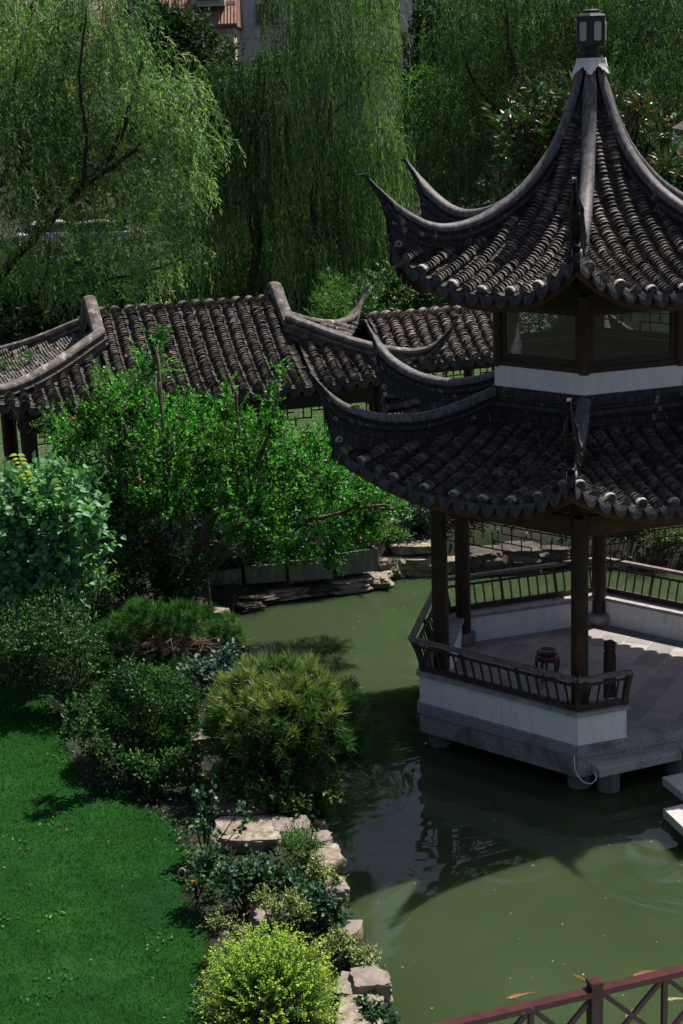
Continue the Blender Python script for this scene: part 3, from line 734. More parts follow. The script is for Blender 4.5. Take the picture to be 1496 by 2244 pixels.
def crown(mb, lobes, ntw, L, W, nodes=9, tl=.35, up=.5, fold=0., surf_=.45, spread=.9, tintb=.5, tw=None, facing=.8, zmin=None, rand=.3, centre=0.):
    """lobes: (centre, radius, weight). twigs grow outward and up, each carrying leaves"""
    wts = np.array([l[2] if len(l) > 2 else l[1]**2 if np.isscalar(l[1]) else l[1][0]*l[1][2] for l in lobes], float); wts /= wts.sum()
    for (lobe, wt) in zip(lobes, wts):
        c = np.array(lobe[0]); r = np.array([lobe[1]]*3 if np.isscalar(lobe[1]) else lobe[1]); n = max(3, int(ntw*wt))
        d = rdir(n); rad = rng.random(n)**surf_
        S = c + d*rad[:, None]*r
        td = d + np.array([0, 0, up]) + rng.normal(0, .45, (n, 3)); td /= np.linalg.norm(td, axis=1)[:, None]
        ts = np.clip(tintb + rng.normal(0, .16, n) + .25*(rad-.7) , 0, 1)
        ll = tl*rng.uniform(.6, 1.3, n)
        S = S - td*(ll*centre)[:, None]
        if tw is not None:
            for i in range(0, n, 3): tw.tube([S[i], S[i]+td[i]*ll[i]*.9], [.006+L*.03, .003], 3, False)
        for j in range(nodes):
            t = (j+.5)/nodes
            P = S + td*(ll*t)[:, None] + rng.normal(0, L*.12, (n, 3))
            ld = td*(.55 + .5*t) + rdir(n)*spread
            N = np.array([0, 0, 1.])*facing + rng.normal(0, .5, (n, 3))
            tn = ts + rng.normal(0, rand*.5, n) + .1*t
            k = np.ones(n, bool) if zmin is None else P[:, 2] > zmin
            leaves(mb, P[k], ld[k], (L*rng.uniform(.65, 1.2, n))[k], (W*rng.uniform(.7, 1.2, n))[k], tn[k], N[k], fold)
def strands(mb, S, length, spacing, L, W, reach=.5, ang=.6, tintb=.5, tw=None, d0=None, zmin=-.5, sway=.06, every=4):
    n = len(S); a = rng.uniform(0, 2*PI, n)
    if d0 is None: d0 = np.stack([np.cos(a), np.sin(a), rng.uniform(.0, .6, n)], 1)
    ln = length*rng.uniform(.5, 1.25, n); rc = reach*rng.uniform(.5, 1.5, n)
    ts = np.clip(tintb + rng.normal(0, .17, n), 0, 1); sw = rng.normal(0, sway, (n, 2))
    def pos(t):
        e = 1-np.exp(-t/rc); p = S + d0*(rc*e)[:, None]; p[:, 2] -= np.maximum(0, t - rc*e)
        p[:, 0] += sw[:, 0]*t + .05*np.sin(t*2+a); p[:, 1] += sw[:, 1]*t; return p
    m = int(length*1.25/spacing)
    for j in range(m):
        t = np.full(n, (j+.5)*spacing); P = pos(t); k = (t < ln) & (P[:, 2] > zmin)
        T = P - pos(t-.05); T /= np.linalg.norm(T, axis=1)[:, None]
        sd = rdir(n, 0, .3)*math.sin(ang); ld = T*math.cos(ang) + sd; ld[:, 2] -= .15
        leaves(mb, P[k], ld[k], L*rng.uniform(.6, 1.2, k.sum()), W*rng.uniform(.8, 1.2, k.sum()), (ts + rng.normal(0, .12, n))[k])
    if tw is not None:
        tt = np.linspace(0, 1, 6)
        for i in range(0, n, every):
            pts = []
            for q in tt:
                t = ln[i]*q*.9; e = 1-math.exp(-t/rc[i]); p = S[i] + d0[i]*rc[i]*e; p = p - np.array([0, 0, max(0, t-rc[i]*e)]) + np.array([sw[i, 0]*t + .05*math.sin(t*2+a[i]), sw[i, 1]*t, 0]); pts.append(p)
            tw.tube(pts, [.012, .009, .007, .006, .005, .004], 3, False)
def limb(mb, pts, r0, r1, n=8, k=5, wob=.0):
    P = smoothpath(pts, k); 
    if wob: P[1:-1] += rng.normal(0, wob, P[1:-1].shape)
    mb.tube(P, np.linspace(r0, r1, len(P)), n)
def lobe_px(lst, y0, dy=.8):      # (px, py, radius px) at distance y0
    return [(aty(x, y, y0 + rng.uniform(-dy, dy)), r*mpp(y0)) for x, y, r in lst]
# ================================================================== roofed corridor pavilion on the far bank
TH = math.radians(17); CU = np.array([math.cos(TH), math.sin(TH), 0]); CW = np.array([math.sin(TH), -math.cos(TH), 0]); UP = np.array([0, 0, 1.])
CO = np.array([-1.485, 33.6, 0]) - CU*1.535
def LP(u, w, z): return CO + CU*u + CW*w + UP*z
cp = empty('corridor_pavilion', CO + UP*.1, 'long open waterside pavilion with brown-grey rolled tile roof behind the pomegranate tree', 'pavilion')
zf = spl([(0, 4.50), (.15, 4.49), (.35, 4.42), (.7, 4.17), (1.1, 3.87), (1.6, 3.56), (2.1, 3.30), (2.45, 3.16), (2.8, 2.99)])
G_, UC, WC, WT = 1.865, 4.27, 2.45, .95
def hipw(u): return WT + (abs(u)-G_)*(WC-WT)/(UC-G_)
def lift(u, w): return .36*max(0, (abs(u)-1.2)/(UC-1.2))**3*max(0, min(1, abs(w)/WC))
def zc(u, w): return zf(abs(w)) + lift(u, w)
def sideZ(u, w):      # end slopes fall outward
    ww = hipw(u); return zf(ww) + .36*(abs(w)/max(.3, ww))**3*max(0, (abs(u)-G_)/(UC-G_))
pitch = .272
def scallop_strip(rt, pts_fn, s0, s1, phase, out):
    mdr = int((s1-s0)/pitch*8); r0 = []; r1 = []
    for q in range(mdr+1):
        s = s0 + (s1-s0)*q/mdr; ph = ((s/pitch + phase) % 1 + .5) % 1 - .5; x = ph*2
        dep = .03 + .13*max(0, 1-abs(x/.93)**3)**.6*(1-.28*abs(x)); p = pts_fn(s); r0.append(p); r1.append(p - UP*dep + out*dep*.22)
    mb = MB(); mb.sheet([r0, r1]); o = mb.build('drip_tiles', M['roof_tile'], rt); o.modifiers.new('s', 'SOLIDIFY').thickness = .014
base = MB()
for sg in (1, -1):
    base.sheet([[LP(u, sg*w*(WC-.03)/1, 0) + UP*(zc(u, w*WC)-.05) for u in np.linspace(-min(UC, G_+max(0, (w*WC-WT))*(UC-G_)/(WC-WT)), min(UC, G_+max(0, (w*WC-WT))*(UC-G_)/(WC-WT)), 25)] for w in np.linspace(0, 1, 12)])
    base.sheet([[LP(sg*u, v*hipw(u), 0) + UP*(sideZ(u, v*hipw(u))-.05) for v in np.linspace(-1, 1, 11)] for u in np.linspace(G_-.35, UC-.03, 8)])
rt = base.build('roof', M['black'], cp)
so_ = MB()
for sg in (1, -1):
    so_.sheet([[LP(u, sg*w*(WC-.10), 0) + UP*(zc(u, w*WC)-.15) for u in np.linspace(-1, 1, 21)*(G_+max(0, (w*WC-WT))*(UC-G_)/(WC-WT)-.1)] for w in np.linspace(0, 1, 12)])
    so_.sheet([[LP(sg*u, v*hipw(u), 0) + UP*(sideZ(u, v*hipw(u))-.15) for v in np.linspace(-1, 1, 11)] for u in np.linspace(G_-.3, UC-.1, 8)])
so_.build('soffit', M['wood'], rt)
nrow = int(2*UC/pitch); offs = [(i-(nrow-1)/2)*pitch for i in range(nrow)]
def eavew(u): return WC + .10*max(0, (abs(u)-2)/(UC-2))**2
for sg in (1, -1):
    P1 = []; P2 = []; body = MB(); pans = MB()
    for u in offs:
        if abs(abs(u)-G_) < .09: continue
        w0 = 0 if abs(u) < G_ else hipw(u)+.05
        if eavew(u)-w0 < .1: continue
        l = resample([LP(u, sg*w, zc(u, w)+.045) for w in np.linspace(w0, eavew(u), 14)], .058); P1.append((l, CU))
        p = l[-1]; d = nrm(l[-1]-l[-2]); up_ = nrm(np.cross(CU, d)); up_ = up_*np.sign(up_[2])
        body.plate([p + d*.016 + CU*.085*math.cos(t) + up_*.085*math.sin(t) for t in np.linspace(0, 2*PI, 12, endpoint=False)], d*.02)
    for i in range(nrow+1):
        u = (i - nrow/2)*pitch; w0 = 0 if abs(u) < G_ else hipw(u)
        if eavew(u)-w0 < .1: continue
        P2.append((resample([LP(u, sg*w, zc(u, w)) for w in np.linspace(w0, eavew(u)+.02, 14)], .075), CU))
    tile_rows(body, P1, .082, jit=.008); tile_rows(pans, P2, .1, concave=True, jit=.006)
    body.build('cover_tile_rows', M['roof_tile'], rt, True, 45); pans.build('pan_tile_rows', M['pan_tile'], rt, True, 45)
    scallop_strip(rt, lambda s: LP(s, sg*(eavew(s)+.03), zc(s, eavew(s))), -UC+.05, UC-.05, nrow/2, CW*sg)
    # end slopes
    P1 = []; P2 = []; body = MB(); pans = MB(); n2 = int(2*WC/pitch)
    for i in range(n2+1):
        for (lst, w, dz, st) in ((P1, (i-(n2-1)/2)*pitch, .045, .058), (P2, (i-n2/2)*pitch, 0, .075)):
            u0 = G_-.3 if abs(w) < WT else G_+(abs(w)-WT)*(UC-G_)/(WC-WT)
            if UC+.04-u0 < .12 or abs(w) > WC-.05: continue
            lst.append((resample([LP(sg*u, w, sideZ(u, w)+dz) for u in np.linspace(u0, UC+.04, 10)], st), CW))
    tile_rows(body, P1, .082, jit=.01); tile_rows(pans, P2, .1, concave=True, jit=.008)
    body.build('cover_tile_rows', M['roof_tile'], rt, True, 45); pans.build('pan_tile_rows', M['pan_tile'], rt, True, 45)
    scallop_strip(rt, lambda s: LP(sg*(UC+.06), s, sideZ(UC, s)), -WC+.05, WC-.05, n2/2, CU*sg)
    # white gable triangle
    mb = MB(); mb.plate([LP(sg*(G_-.12), w, z) for w, z in ((-WT, zf(WT)-.02), (-.4, 4.36), (0, 4.46), (.4, 4.36), (WT, zf(WT)-.02))], CU*.05); mb.build('gable_wall', M['white'], rt)
    # gable ridge over the roll, hip ridges with upswept ends
    mb = MB(); ridge(mb, LP(sg*G_, 0, 0), CW, CU, [(-WT-.05, 4.27, .30), (-.62, 4.52, .38), (-.33, 4.74, .42), (-.16, 4.86, .42), (0, 4.90, .42), (.16, 4.86, .42), (.33, 4.74, .42), (.62, 4.52, .38), (WT+.05, 4.27, .30)], wf=1.3, tipw=False, arch=True)
    mb.build('gable_ridge', M['old_ridge'], rt, True, 35)
    for sw in (1, -1):
        dr = nrm(CU*sg*(UC-G_) + CW*sw*(WC-WT)); lat = nrm(np.cross(dr, UP)); mb = MB(); o = LP(sg*G_, sw*WT, 0)
        pr = [(-.02, 4.38, .46), (.35, 4.25, .50), (.8, 4.08, .50), (1.3, 3.91, .50), (1.9, 3.76, .50), (2.35, 3.70, .48), (2.65, 3.72, .46), (2.82, 3.77, .34), (2.97, 3.86, .20), (3.12, 4.0, .12), (3.26, 4.16, .08), (3.36, 4.32, .05)]
        ridge(mb, o, dr, lat, pr, wf=1.35)
        P = lambda r, z: o + dr*r + UP*z
        mb.plate([P(3.32, 4.28), P(3.36, 4.27), P(3.46, 4.33), P(3.45, 4.35), P(3.36, 4.335)], lat*.05)
        Rc = 2.83; zk = 3.42
        mb.plate([P(r, z) for r, z in [(Rc-.25, zk-.1), (Rc+.05, zk-.09), (Rc+.09, zk), (Rc+.05, zk+.08), (Rc+.12, zk+.12), (Rc+.06, zk+.2), (Rc+.14, zk+.27), (Rc+.1, zk+.3), (Rc+.22, zk+.42), (Rc-.05, zk+.34), (Rc-.25, zk+.2)]], lat*.11)
        hr = mb.build('hip_ridge', M['old_ridge'], rt, True, 35)
        ms = MB(); scroll(ms, P(Rc-.02, zk+.03), dr, lat, .05, .06); ms.build('white_scroll', M['mortar'], hr, True)
# frame below
for u in (-3.45, -1.25, 1.25, 3.45):
    for w in (-1.72, 1.72):
        mb = MB(); mb.lathe([(.16, .2), (.155, 3.05)], LP(u, w, 0), 14); cl = mb.build('column', M['wood'], cp, True, 40)
        mb = MB(); mb.lathe([(.17, .1), (.2, .15), (.2, .2), (.15, .23)], LP(u, w, 0), 16); mb.build('column_base', M['granite'], cl, True, 40)
mb = MB()
for w in (-1.72, 1.72):
    mb.bar(LP(-3.6, w, 2.84), LP(3.6, w, 2.84), .12, .42)
for u in (-3.45, 3.45): mb.bar(LP(u, -1.72, 2.86), LP(u, 1.72, 2.86), .1, .3)
mb.build('beams', M['wood'], cp)
mb = MB(); mb.add([LP(-3.75, -2, z) for z in (-.1, .18)] + [LP(3.75, -2, z) for z in (-.1, .18)] + [LP(3.75, 2, z) for z in (-.1, .18)] + [LP(-3.75, 2, z) for z in (-.1, .18)], [(0,2,3,1), (2,4,5,3), (4,6,7,5), (6,0,1,7), (1,3,5,7), (0,6,4,2)]); mb.build('stone_base', M['granite'], cp)
def fret(p, q, z0, z1, par, name='hanging_lattice', w=.022, cell=.3):
    mb = MB(); d = q-p; L = np.linalg.norm(d); d = d/L; n = max(2, int(L/cell)); cw = L/n; H = z1-z0; rows = 3; rh = H/rows
    def Q(i, j): return p + d*i*cw + UP*(z0 + j*rh)
    mb.bar(Q(0, rows), Q(n, rows), w, w)
    for i in range(n):      # stepped fret, deeper at the ends
        a, b_ = ((1, 0), (0, 1))[i % 2]; jl = 0 if i in (0, n-1) else 1
        mb.bar(Q(i, jl+a), Q(i+1, jl+a), w, w)
        mb.bar(Q(i+1, jl), Q(i+1, rows if i % 2 else jl+1), w, w, up=d)
        mb.bar(Q(i+.5, jl+a), Q(i+.5, rows), w, w, up=d)
        if i % 3 == 0: mb.bar(Q(i+.2, 2), Q(i+.9, 2), w, w)
    mb.bar(Q(0, 0), Q(0, rows), w, w, up=d); mb.bar(Q(n, 0), Q(n, rows), w, w, up=d)
    return mb.build(name, M['wood'], par)
us = (-3.45, -1.25, 1.25, 3.45)
for w in (-1.72, 1.72):
    for a, b_ in zip(us[:-1], us[1:]): fret(LP(a+.13, w, 0), LP(b_-.13, w, 0), 2.28, 2.70, cp)
for u in (-3.45, 3.45): fret(LP(u, -1.6, 0), LP(u, 1.6, 0), 2.28, 2.70, cp)
for w in (-1.72, 1.72):
    for i, (a, b_) in enumerate(zip(us[:-1], us[1:])):
        if i == 1 and w > 0: continue
        mb = MB(); mb.bar(LP(a+.12, w, .40), LP(b_-.12, w, .40), .26, .44); wl = mb.build('low_wall', M['white'], cp)
        mb = MB(); mb.bar(LP(a+.12, w, .645), LP(b_-.12, w, .645), .34, .05); mb.build('coping', M['capstone'], wl)
        mb = MB(); p, q = LP(a+.13, w*1.06, 0), LP(b_-.13, w*1.06, 0); d = q-p; n = 12
        for zz in (.72, 1.02, 1.14): mb.bar(p+UP*zz, q+UP*zz, .045, .04)
        for j in range(n+1): mb.bar(p+d*j/n+UP*.68, p+d*j/n+UP*1.02, .025, .025, up=CU)
        mb.build('backrest_railing', M['wood_h'], cp)

# ------------------------------------------------------------------ lower corridor running on behind the pavilion
def gable_roof(name, label, O, U, Wd, L, hw, zr, ze, cat='corridor', cols=True):
    t = empty(name, O + UP*.1, label, cat)
    f = spl([(0, zr), (.15, zr-.02), (.35, zr-.10), (hw*.55, zr-.10-(zr-ze)*.4), (hw, ze), (hw+.3, ze-.13)])
    P = lambda u, w, z: O + U*u + Wd*w + UP*z
    base = MB()
    for sg in (1, -1): base.sheet([[P(u, sg*w, f(w)-.05) for u in (0, L)] for w in np.linspace(0, hw-.03, 9)])
    rt = base.build('roof', M['black'], t); n = int(L/pitch)
    for sg in (1, -1):
        b1 = MB(); b2 = MB()
        P1 = [(resample([P((i+.5)*pitch, sg*w, f(w)+.045) for w in np.linspace(0, hw, 12)], .058), U) for i in range(n)]
        P2 = [(resample([P(i*pitch, sg*w, f(w)) for w in np.linspace(0, hw+.02, 12)], .08), U) for i in range(n+1)]
        tile_rows(b1, P1, .085, jit=.009); tile_rows(b2, P2, .1, concave=True, jit=.007)
        for l, _ in P1:
            p = l[-1]; d = nrm(l[-1]-l[-2]); b1.plate([p + d*.01 + U*.085*math.cos(a) + UP*.085*math.sin(a) for a in np.linspace(0, 2*PI, 10, endpoint=False)], d*.02)
        b1.build('cover_tile_rows', M['old_tile'], rt, True, 45); b2.build('pan_tile_rows', M['pan_tile'], rt, True, 45)
        scallop_strip(rt, lambda s: P(s, sg*(hw+.03), ze), 0, L, 0, Wd*sg)
    for u in np.arange(.3, L, 2.2):
        for w in (-hw+.5, hw-.5):
            mb = MB(); mb.lathe([(.1, .1), (.1, ze)], P(u, w, 0), 12); mb.build('column', M['wood'], t, True, 40)
    for w in (-hw+.5, hw-.5):
        mb = MB(); mb.bar(P(0, w, ze-.16), P(L, w, ze-.16), .1, .24); mb.build('beam', M['wood'], t)
        fret(P(.3, w, 0), P(L-.1, w, 0), ze-.62, ze-.30, t)
        mb = MB(); mb.bar(P(0, w, .33), P(L, w, .33), .22, .5); wl = mb.build('low_wall', M['white'], t)
        mb = MB(); mb.bar(P(0, w, .60), P(L, w, .60), .3, .04); mb.build('coping', M['capstone'], wl)
    return t
gable_roof('covered_corridor', 'lower tiled covered corridor running right from the waterside pavilion behind the upper storey', LP(3.95, -.3, 0), CU, CW, 3.1, 1.35, 3.93, 3.16)
gable_roof('corridor_bend', 'short tiled corridor arm meeting the covered corridor in a valley beside the upper storey', LP(8.1, -1.8, 0), CW, CU, 3.0, 1.35, 4.05, 3.2)
gable_roof('corridor_left_arm', 'lower tiled corridor arm leaving the waterside pavilion at the left edge of the photo', LP(-8.6, .1, 0), CU, CW, 4.4, 1.3, 3.55, 2.85)
# ================================================================== trees beyond the lake
M['willow_l'] = leafmat('willow_leaf_light', (.014,.042,.016), (.064,.140,.050), (.33,.45,.22), .5, .4)
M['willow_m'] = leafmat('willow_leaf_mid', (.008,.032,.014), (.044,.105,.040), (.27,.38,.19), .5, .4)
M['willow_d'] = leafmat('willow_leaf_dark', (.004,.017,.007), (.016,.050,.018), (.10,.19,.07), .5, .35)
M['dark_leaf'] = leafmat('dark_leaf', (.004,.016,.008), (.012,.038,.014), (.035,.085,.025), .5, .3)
M['fresh_leaf'] = leafmat('fresh_leaf', (.015,.05,.012), (.04,.12,.02), (.10,.22,.035), .5, .4)
M['glossy_leaf'] = leafmat('glossy_leaf', (.012,.04,.015), (.035,.085,.03), (.10,.19,.06), .25, .2, .7)
def tree(name, loc, label, cat='tree', group=None): return empty(name, loc, label, cat, group)
def willow(loc, label, trunks, lobes, nstr, length, mat, L, W, spacing, y0, dy=1.2, ang=.6, reach=.5, twm='bark', zmin=.3, tintb=.5, every=6, top=.35, tf=.9):
    t = tree('willow_tree', loc, label)
    mb = MB()
    for pts, r0, r1 in trunks: limb(mb, [aty(x, y, y0+d-tf) for x, y, d in pts], r0, r1, 8, 5, .02)
    tr = mb.build('trunk', M['bark'], t, True)
    L_ = lobe_px(lobes, y0, dy); wts = np.array([r**2 for _, r in L_]); wts = wts/wts.sum(); S = []; D0 = []; TB = []
    for (c, r), wt in zip(L_, wts):
        n = int(nstr*wt); d = rdir(n, top); rr = rng.random(n)[:, None]**.45
        TB.append(np.full(n, rng.uniform(-.28, .22))); S.append(c + d*rr*r*np.array([1, .9, 1])); q = d.copy(); q[:, 2] = rng.uniform(0, .7, n); D0.append(q)
    S = np.concatenate(S); D0 = np.concatenate(D0); tintb = tintb + .09 + np.concatenate(TB)
    tw = MB(); mb = MB(); strands(mb, S, length, spacing, L, W, reach, ang, tintb, tw, D0, zmin, every=every)
    tag(tw.build('twigs', M[twm], tr), kind='stuff'); mb.build('crown', M[mat], t); return t
# big light willow leaning in from the left edge, just across the water
gl = ground_z(-14, 57.8)
y = 42.0
w1 = willow(aty(-150, 900, y)*[1, 1, 0] + [0, 0, -.7], 'large light green willow leaning in from the left edge with a slanting dark trunk', 
 [([(-170, 880, 0), (-60, 700, 0), (0, 608, 0), (90, 505, 0), (180, 412, .2), (255, 318, .4), (300, 180, .5), (330, 60, .6)], .15, .03),
  ([(90, 505, 0), (60, 380, .4), (30, 230, .6), (50, 60, 1)], .07, .02), ([(180, 412, 0), (190, 300, -.3), (175, 160, -.6), (190, 20, -.8)], .07, .02),
  ([(180, 412, 0), (290, 330, .2), (400, 230, .4), (440, 190, .5)], .07, .02), ([(-60, 760, 0), (60, 690, .2), (180, 630, .3), (300, 600, .3), (420, 560, .4)], .06, .02),
  ([(60, 690, .2), (100, 600, .1), (110, 540, .1)], .04, .015), ([(0, 608, .2), (-60, 420, 0), (-80, 200, 0)], .10, .03)],
 [(90, 40, 170), (230, 60, 120), (20, 160, 170), (160, 190, 170), (300, 180, 120), (380, 230, 75), (330, 330, 110), (440, 300, 60), (410, 400, 60), (60, 330, 160), (200, 340, 130), (30, 470, 120), (250, 460, 110), (360, 450, 80), (120, 560, 90), (270, 560, 90), (400, 320, 60), (30, 590, 70), (180, 640, 60), (330, 610, 60), (420, 560, 50)],
 4700, 1.0, 'willow_l', .18, .028, .075, y, 1.6, .75, .35, tintb=.5, every=8, tf=.3)
y = 58.0
willow(aty(550, 690, y)*[1, 1, 0] + [0, 0, .5], 'lower middle willow with a forked dark trunk left of the tall weeping willow',
 [([(548, 720, 0), (552, 620, 0), (565, 540, 0), (560, 450, 0), (540, 380, .3), (560, 250, .5)], .20, .05), ([(562, 470, 0), (530, 445, .2), (480, 430, .4), (440, 330, .6)], .08, .02), ([(565, 540, 0), (545, 480, -.4), (548, 390, -.8)], .12, .04)],
 [(440, 200, 70), (520, 200, 80), (470, 290, 90), (560, 300, 80), (430, 390, 90), (540, 400, 90), (480, 480, 90), (400, 500, 60), (580, 480, 60), (440, 570, 50), (530, 570, 60), (600, 560, 40)],
 3000, 2.3, 'willow_m', .20, .028, .095, y, 1.6, .45, .4, tintb=.42, every=8)
y = 57.5
willow(aty(690, 690, y)*[1, 1, 0] + [0, 0, .5], 'tall weeping willow in the middle with long hanging curtains of strands',
 [([(672, 720, 0), (676, 640, 0), (686, 520, 0), (690, 400, 0), (715, 280, .2), (740, 150, .3), (745, 20, .4)], .17, .05), ([(686, 520, 0), (660, 560, .3), (640, 610, .3), (615, 680, .3)], .05, .05), ([(700, 330, 0), (640, 220, .3), (600, 120, .5)], .08, .02), ([(720, 260, 0), (800, 170, -.3), (850, 90, -.5)], .08, .02),
  ([(690, 385, 0), (740, 380, -.3), (780, 385, -.4)], .05, .015), ([(560, 330, 0), (575, 230, 0), (580, 150, .2)], .06, .02)],
 [(640, -50, 60), (700, -80, 90), (780, -60, 80), (810, 40, 60), (590, 150, 35), (630, 130, 60), (700, 110, 90), (780, 130, 70), (835, 170, 40), (640, 270, 70), (740, 290, 95), (810, 300, 60), (855, 300, 35), (680, 400, 90), (790, 420, 90), (870, 420, 50), (720, 500, 80), (820, 530, 60), (650, 540, 50)],
 3500, 3.1, 'willow_m', .19, .024, .085, y, 1.8, .38, .4, tintb=.52, every=8)
y = 64.0
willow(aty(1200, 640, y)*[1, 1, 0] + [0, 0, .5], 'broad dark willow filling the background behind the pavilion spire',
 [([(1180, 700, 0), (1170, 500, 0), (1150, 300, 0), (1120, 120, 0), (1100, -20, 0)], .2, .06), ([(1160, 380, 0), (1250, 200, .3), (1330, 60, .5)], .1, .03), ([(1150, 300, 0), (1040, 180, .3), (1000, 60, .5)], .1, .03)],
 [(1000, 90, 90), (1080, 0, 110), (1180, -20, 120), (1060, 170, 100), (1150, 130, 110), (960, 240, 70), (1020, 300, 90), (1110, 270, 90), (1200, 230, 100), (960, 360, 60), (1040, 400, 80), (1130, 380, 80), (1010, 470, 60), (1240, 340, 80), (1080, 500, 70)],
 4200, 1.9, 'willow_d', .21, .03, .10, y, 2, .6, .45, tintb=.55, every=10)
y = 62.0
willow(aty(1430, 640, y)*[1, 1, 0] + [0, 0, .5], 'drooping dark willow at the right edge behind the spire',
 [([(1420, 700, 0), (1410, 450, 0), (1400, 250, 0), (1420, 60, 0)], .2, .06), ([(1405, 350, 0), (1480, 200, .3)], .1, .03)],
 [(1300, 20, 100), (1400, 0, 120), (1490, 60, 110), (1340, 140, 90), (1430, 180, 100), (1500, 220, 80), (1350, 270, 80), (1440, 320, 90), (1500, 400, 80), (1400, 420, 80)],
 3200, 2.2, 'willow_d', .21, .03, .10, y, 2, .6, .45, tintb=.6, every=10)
# generic broadleaf trees
def broad(name, y, base, lobes, label, mat, ntw, L, W, nodes=8, tl=.5, cat='tree', group=None, trunk=.15, dy=.8, fold=0., up=.4, zb=None, bark='bark', spread=.9, tintb=.5, **k):
    b = aty(base[0], base[1], y); zb_ = float(ground_z(b[0], b[1])) if zb is None else zb; b[2] = zb_
    t = tree(name, b, label, cat, group); mb = MB(); L_ = lobe_px(lobes, y, dy)
    top = L_[0][0]
    fork = b*.62 + top*.38
    if trunk: limb(mb, [b, b*.8+fork*.2+[.03, 0, 0], fork], trunk, trunk*.7, 8)
    for c, r in L_:
        if trunk: limb(mb, [fork, fork*.5+c*.5+rng.normal(0, .08, 3), c, c+[0, 0, r*.5]], trunk*.5, trunk*.1, 6)
    cr = MB(); crown(cr, L_, ntw, L, W, nodes, tl, up, fold, spread=spread, tintb=tintb, tw=mb if trunk else None, **k)
    if trunk: mb.build('trunk', M[bark], t, True)
    cr.build('crown', M[mat], t); return t
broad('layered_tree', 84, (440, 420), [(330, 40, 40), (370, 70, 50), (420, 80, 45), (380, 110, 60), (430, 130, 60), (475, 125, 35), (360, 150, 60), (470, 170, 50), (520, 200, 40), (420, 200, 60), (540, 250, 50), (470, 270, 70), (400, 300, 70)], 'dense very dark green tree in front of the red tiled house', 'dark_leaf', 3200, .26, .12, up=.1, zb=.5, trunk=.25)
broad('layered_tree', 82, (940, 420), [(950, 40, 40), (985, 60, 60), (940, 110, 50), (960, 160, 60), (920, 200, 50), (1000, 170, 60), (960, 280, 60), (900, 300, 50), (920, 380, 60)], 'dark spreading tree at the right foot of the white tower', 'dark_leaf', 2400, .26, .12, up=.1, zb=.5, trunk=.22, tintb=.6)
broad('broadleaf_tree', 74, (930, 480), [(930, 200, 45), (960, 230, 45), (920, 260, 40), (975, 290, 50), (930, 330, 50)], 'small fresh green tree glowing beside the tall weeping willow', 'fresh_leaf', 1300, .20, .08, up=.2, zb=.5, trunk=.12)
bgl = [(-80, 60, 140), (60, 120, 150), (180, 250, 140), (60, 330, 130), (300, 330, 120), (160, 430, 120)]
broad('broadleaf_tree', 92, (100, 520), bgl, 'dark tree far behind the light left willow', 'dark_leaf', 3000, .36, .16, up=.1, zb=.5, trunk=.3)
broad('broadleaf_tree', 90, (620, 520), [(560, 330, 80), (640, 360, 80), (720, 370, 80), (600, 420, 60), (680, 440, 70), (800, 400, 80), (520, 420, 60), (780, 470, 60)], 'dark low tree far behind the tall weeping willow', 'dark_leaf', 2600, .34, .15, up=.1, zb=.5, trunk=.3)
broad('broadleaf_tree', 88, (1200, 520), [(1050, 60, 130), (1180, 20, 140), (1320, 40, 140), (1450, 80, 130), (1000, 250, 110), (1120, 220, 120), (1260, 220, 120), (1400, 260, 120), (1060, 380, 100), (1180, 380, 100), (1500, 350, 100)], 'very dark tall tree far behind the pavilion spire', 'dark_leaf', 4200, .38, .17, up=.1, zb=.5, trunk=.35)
# understorey on the far shore
rngs = [(-60, 590), (60, 600), (180, 585), (300, 600), (420, 590), (520, 610), (620, 600), (720, 600), (820, 590), (920, 560), (1020, 540)]
und = ['leftmost dark bush on the far lake shore, at the photo edge', 'dark bush on the far shore below the parked white car', 'dark bush on the far shore right of the white car', 'far shore bush between the light willow and the forked trunk', 'far shore bush just left of the forked willow trunk', 'far shore bush directly behind the forked willow trunk', 'far shore bush between the two middle willow trunks', 'far shore bush right of the tall weeping willow trunk', 'far shore bush above the upswept back ridge of the tiled roof', 'far shore bush left of the pavilion upper eave', 'far shore bush hidden behind the pavilion upper eave corner']
for (x, y_), lb in zip(rngs, und):
    broad('shore_bush', (61.5 if x > 250 else 59.0) + rng.uniform(-1, 1.5), (x, y_+80), [(x-35, y_+30, 50), (x+30, y_+20, 50), (x, y_-20, 45), (x, y_+60, 55), (x+50, y_+70, 50), (x-50, y_+85, 50), (x+10, y_+110, 45)], lb, 'dark_leaf' if x % 3 else 'willow_d', 700, .24, .09, cat='bush', group='bushes along the far lake shore', trunk=.06, zb=.45, tintb=.55)
# glossy shrubs right behind the covered corridor
broad('glossy_shrub', 41.5, (850, 760), [(780, 690, 55), (840, 660, 60), (900, 640, 60), (960, 650, 60), (870, 700, 60), (930, 700, 60), (1000, 680, 60), (790, 740, 50), (850, 750, 60), (1040, 700, 60), (960, 740, 60)], 'wide light-tipped glossy shrub rising behind the covered corridor roof', 'glossy_leaf', 2300, .15, .055, nodes=9, tl=.35, cat='shrub', trunk=.05, fold=.3, zb=.0, spread=.7, tintb=.62)
broad('oleander_bush', 39.5, (735, 760), [(730, 640, 22), (725, 680, 25), (745, 710, 28), (715, 730, 28), (760, 740, 30)], 'narrow leaved bush growing over the rear ridge tip of the tiled roof', 'fresh_leaf', 420, .17, .028, nodes=9, tl=.35, cat='bush', trunk=.03, zb=.0, up=.8)
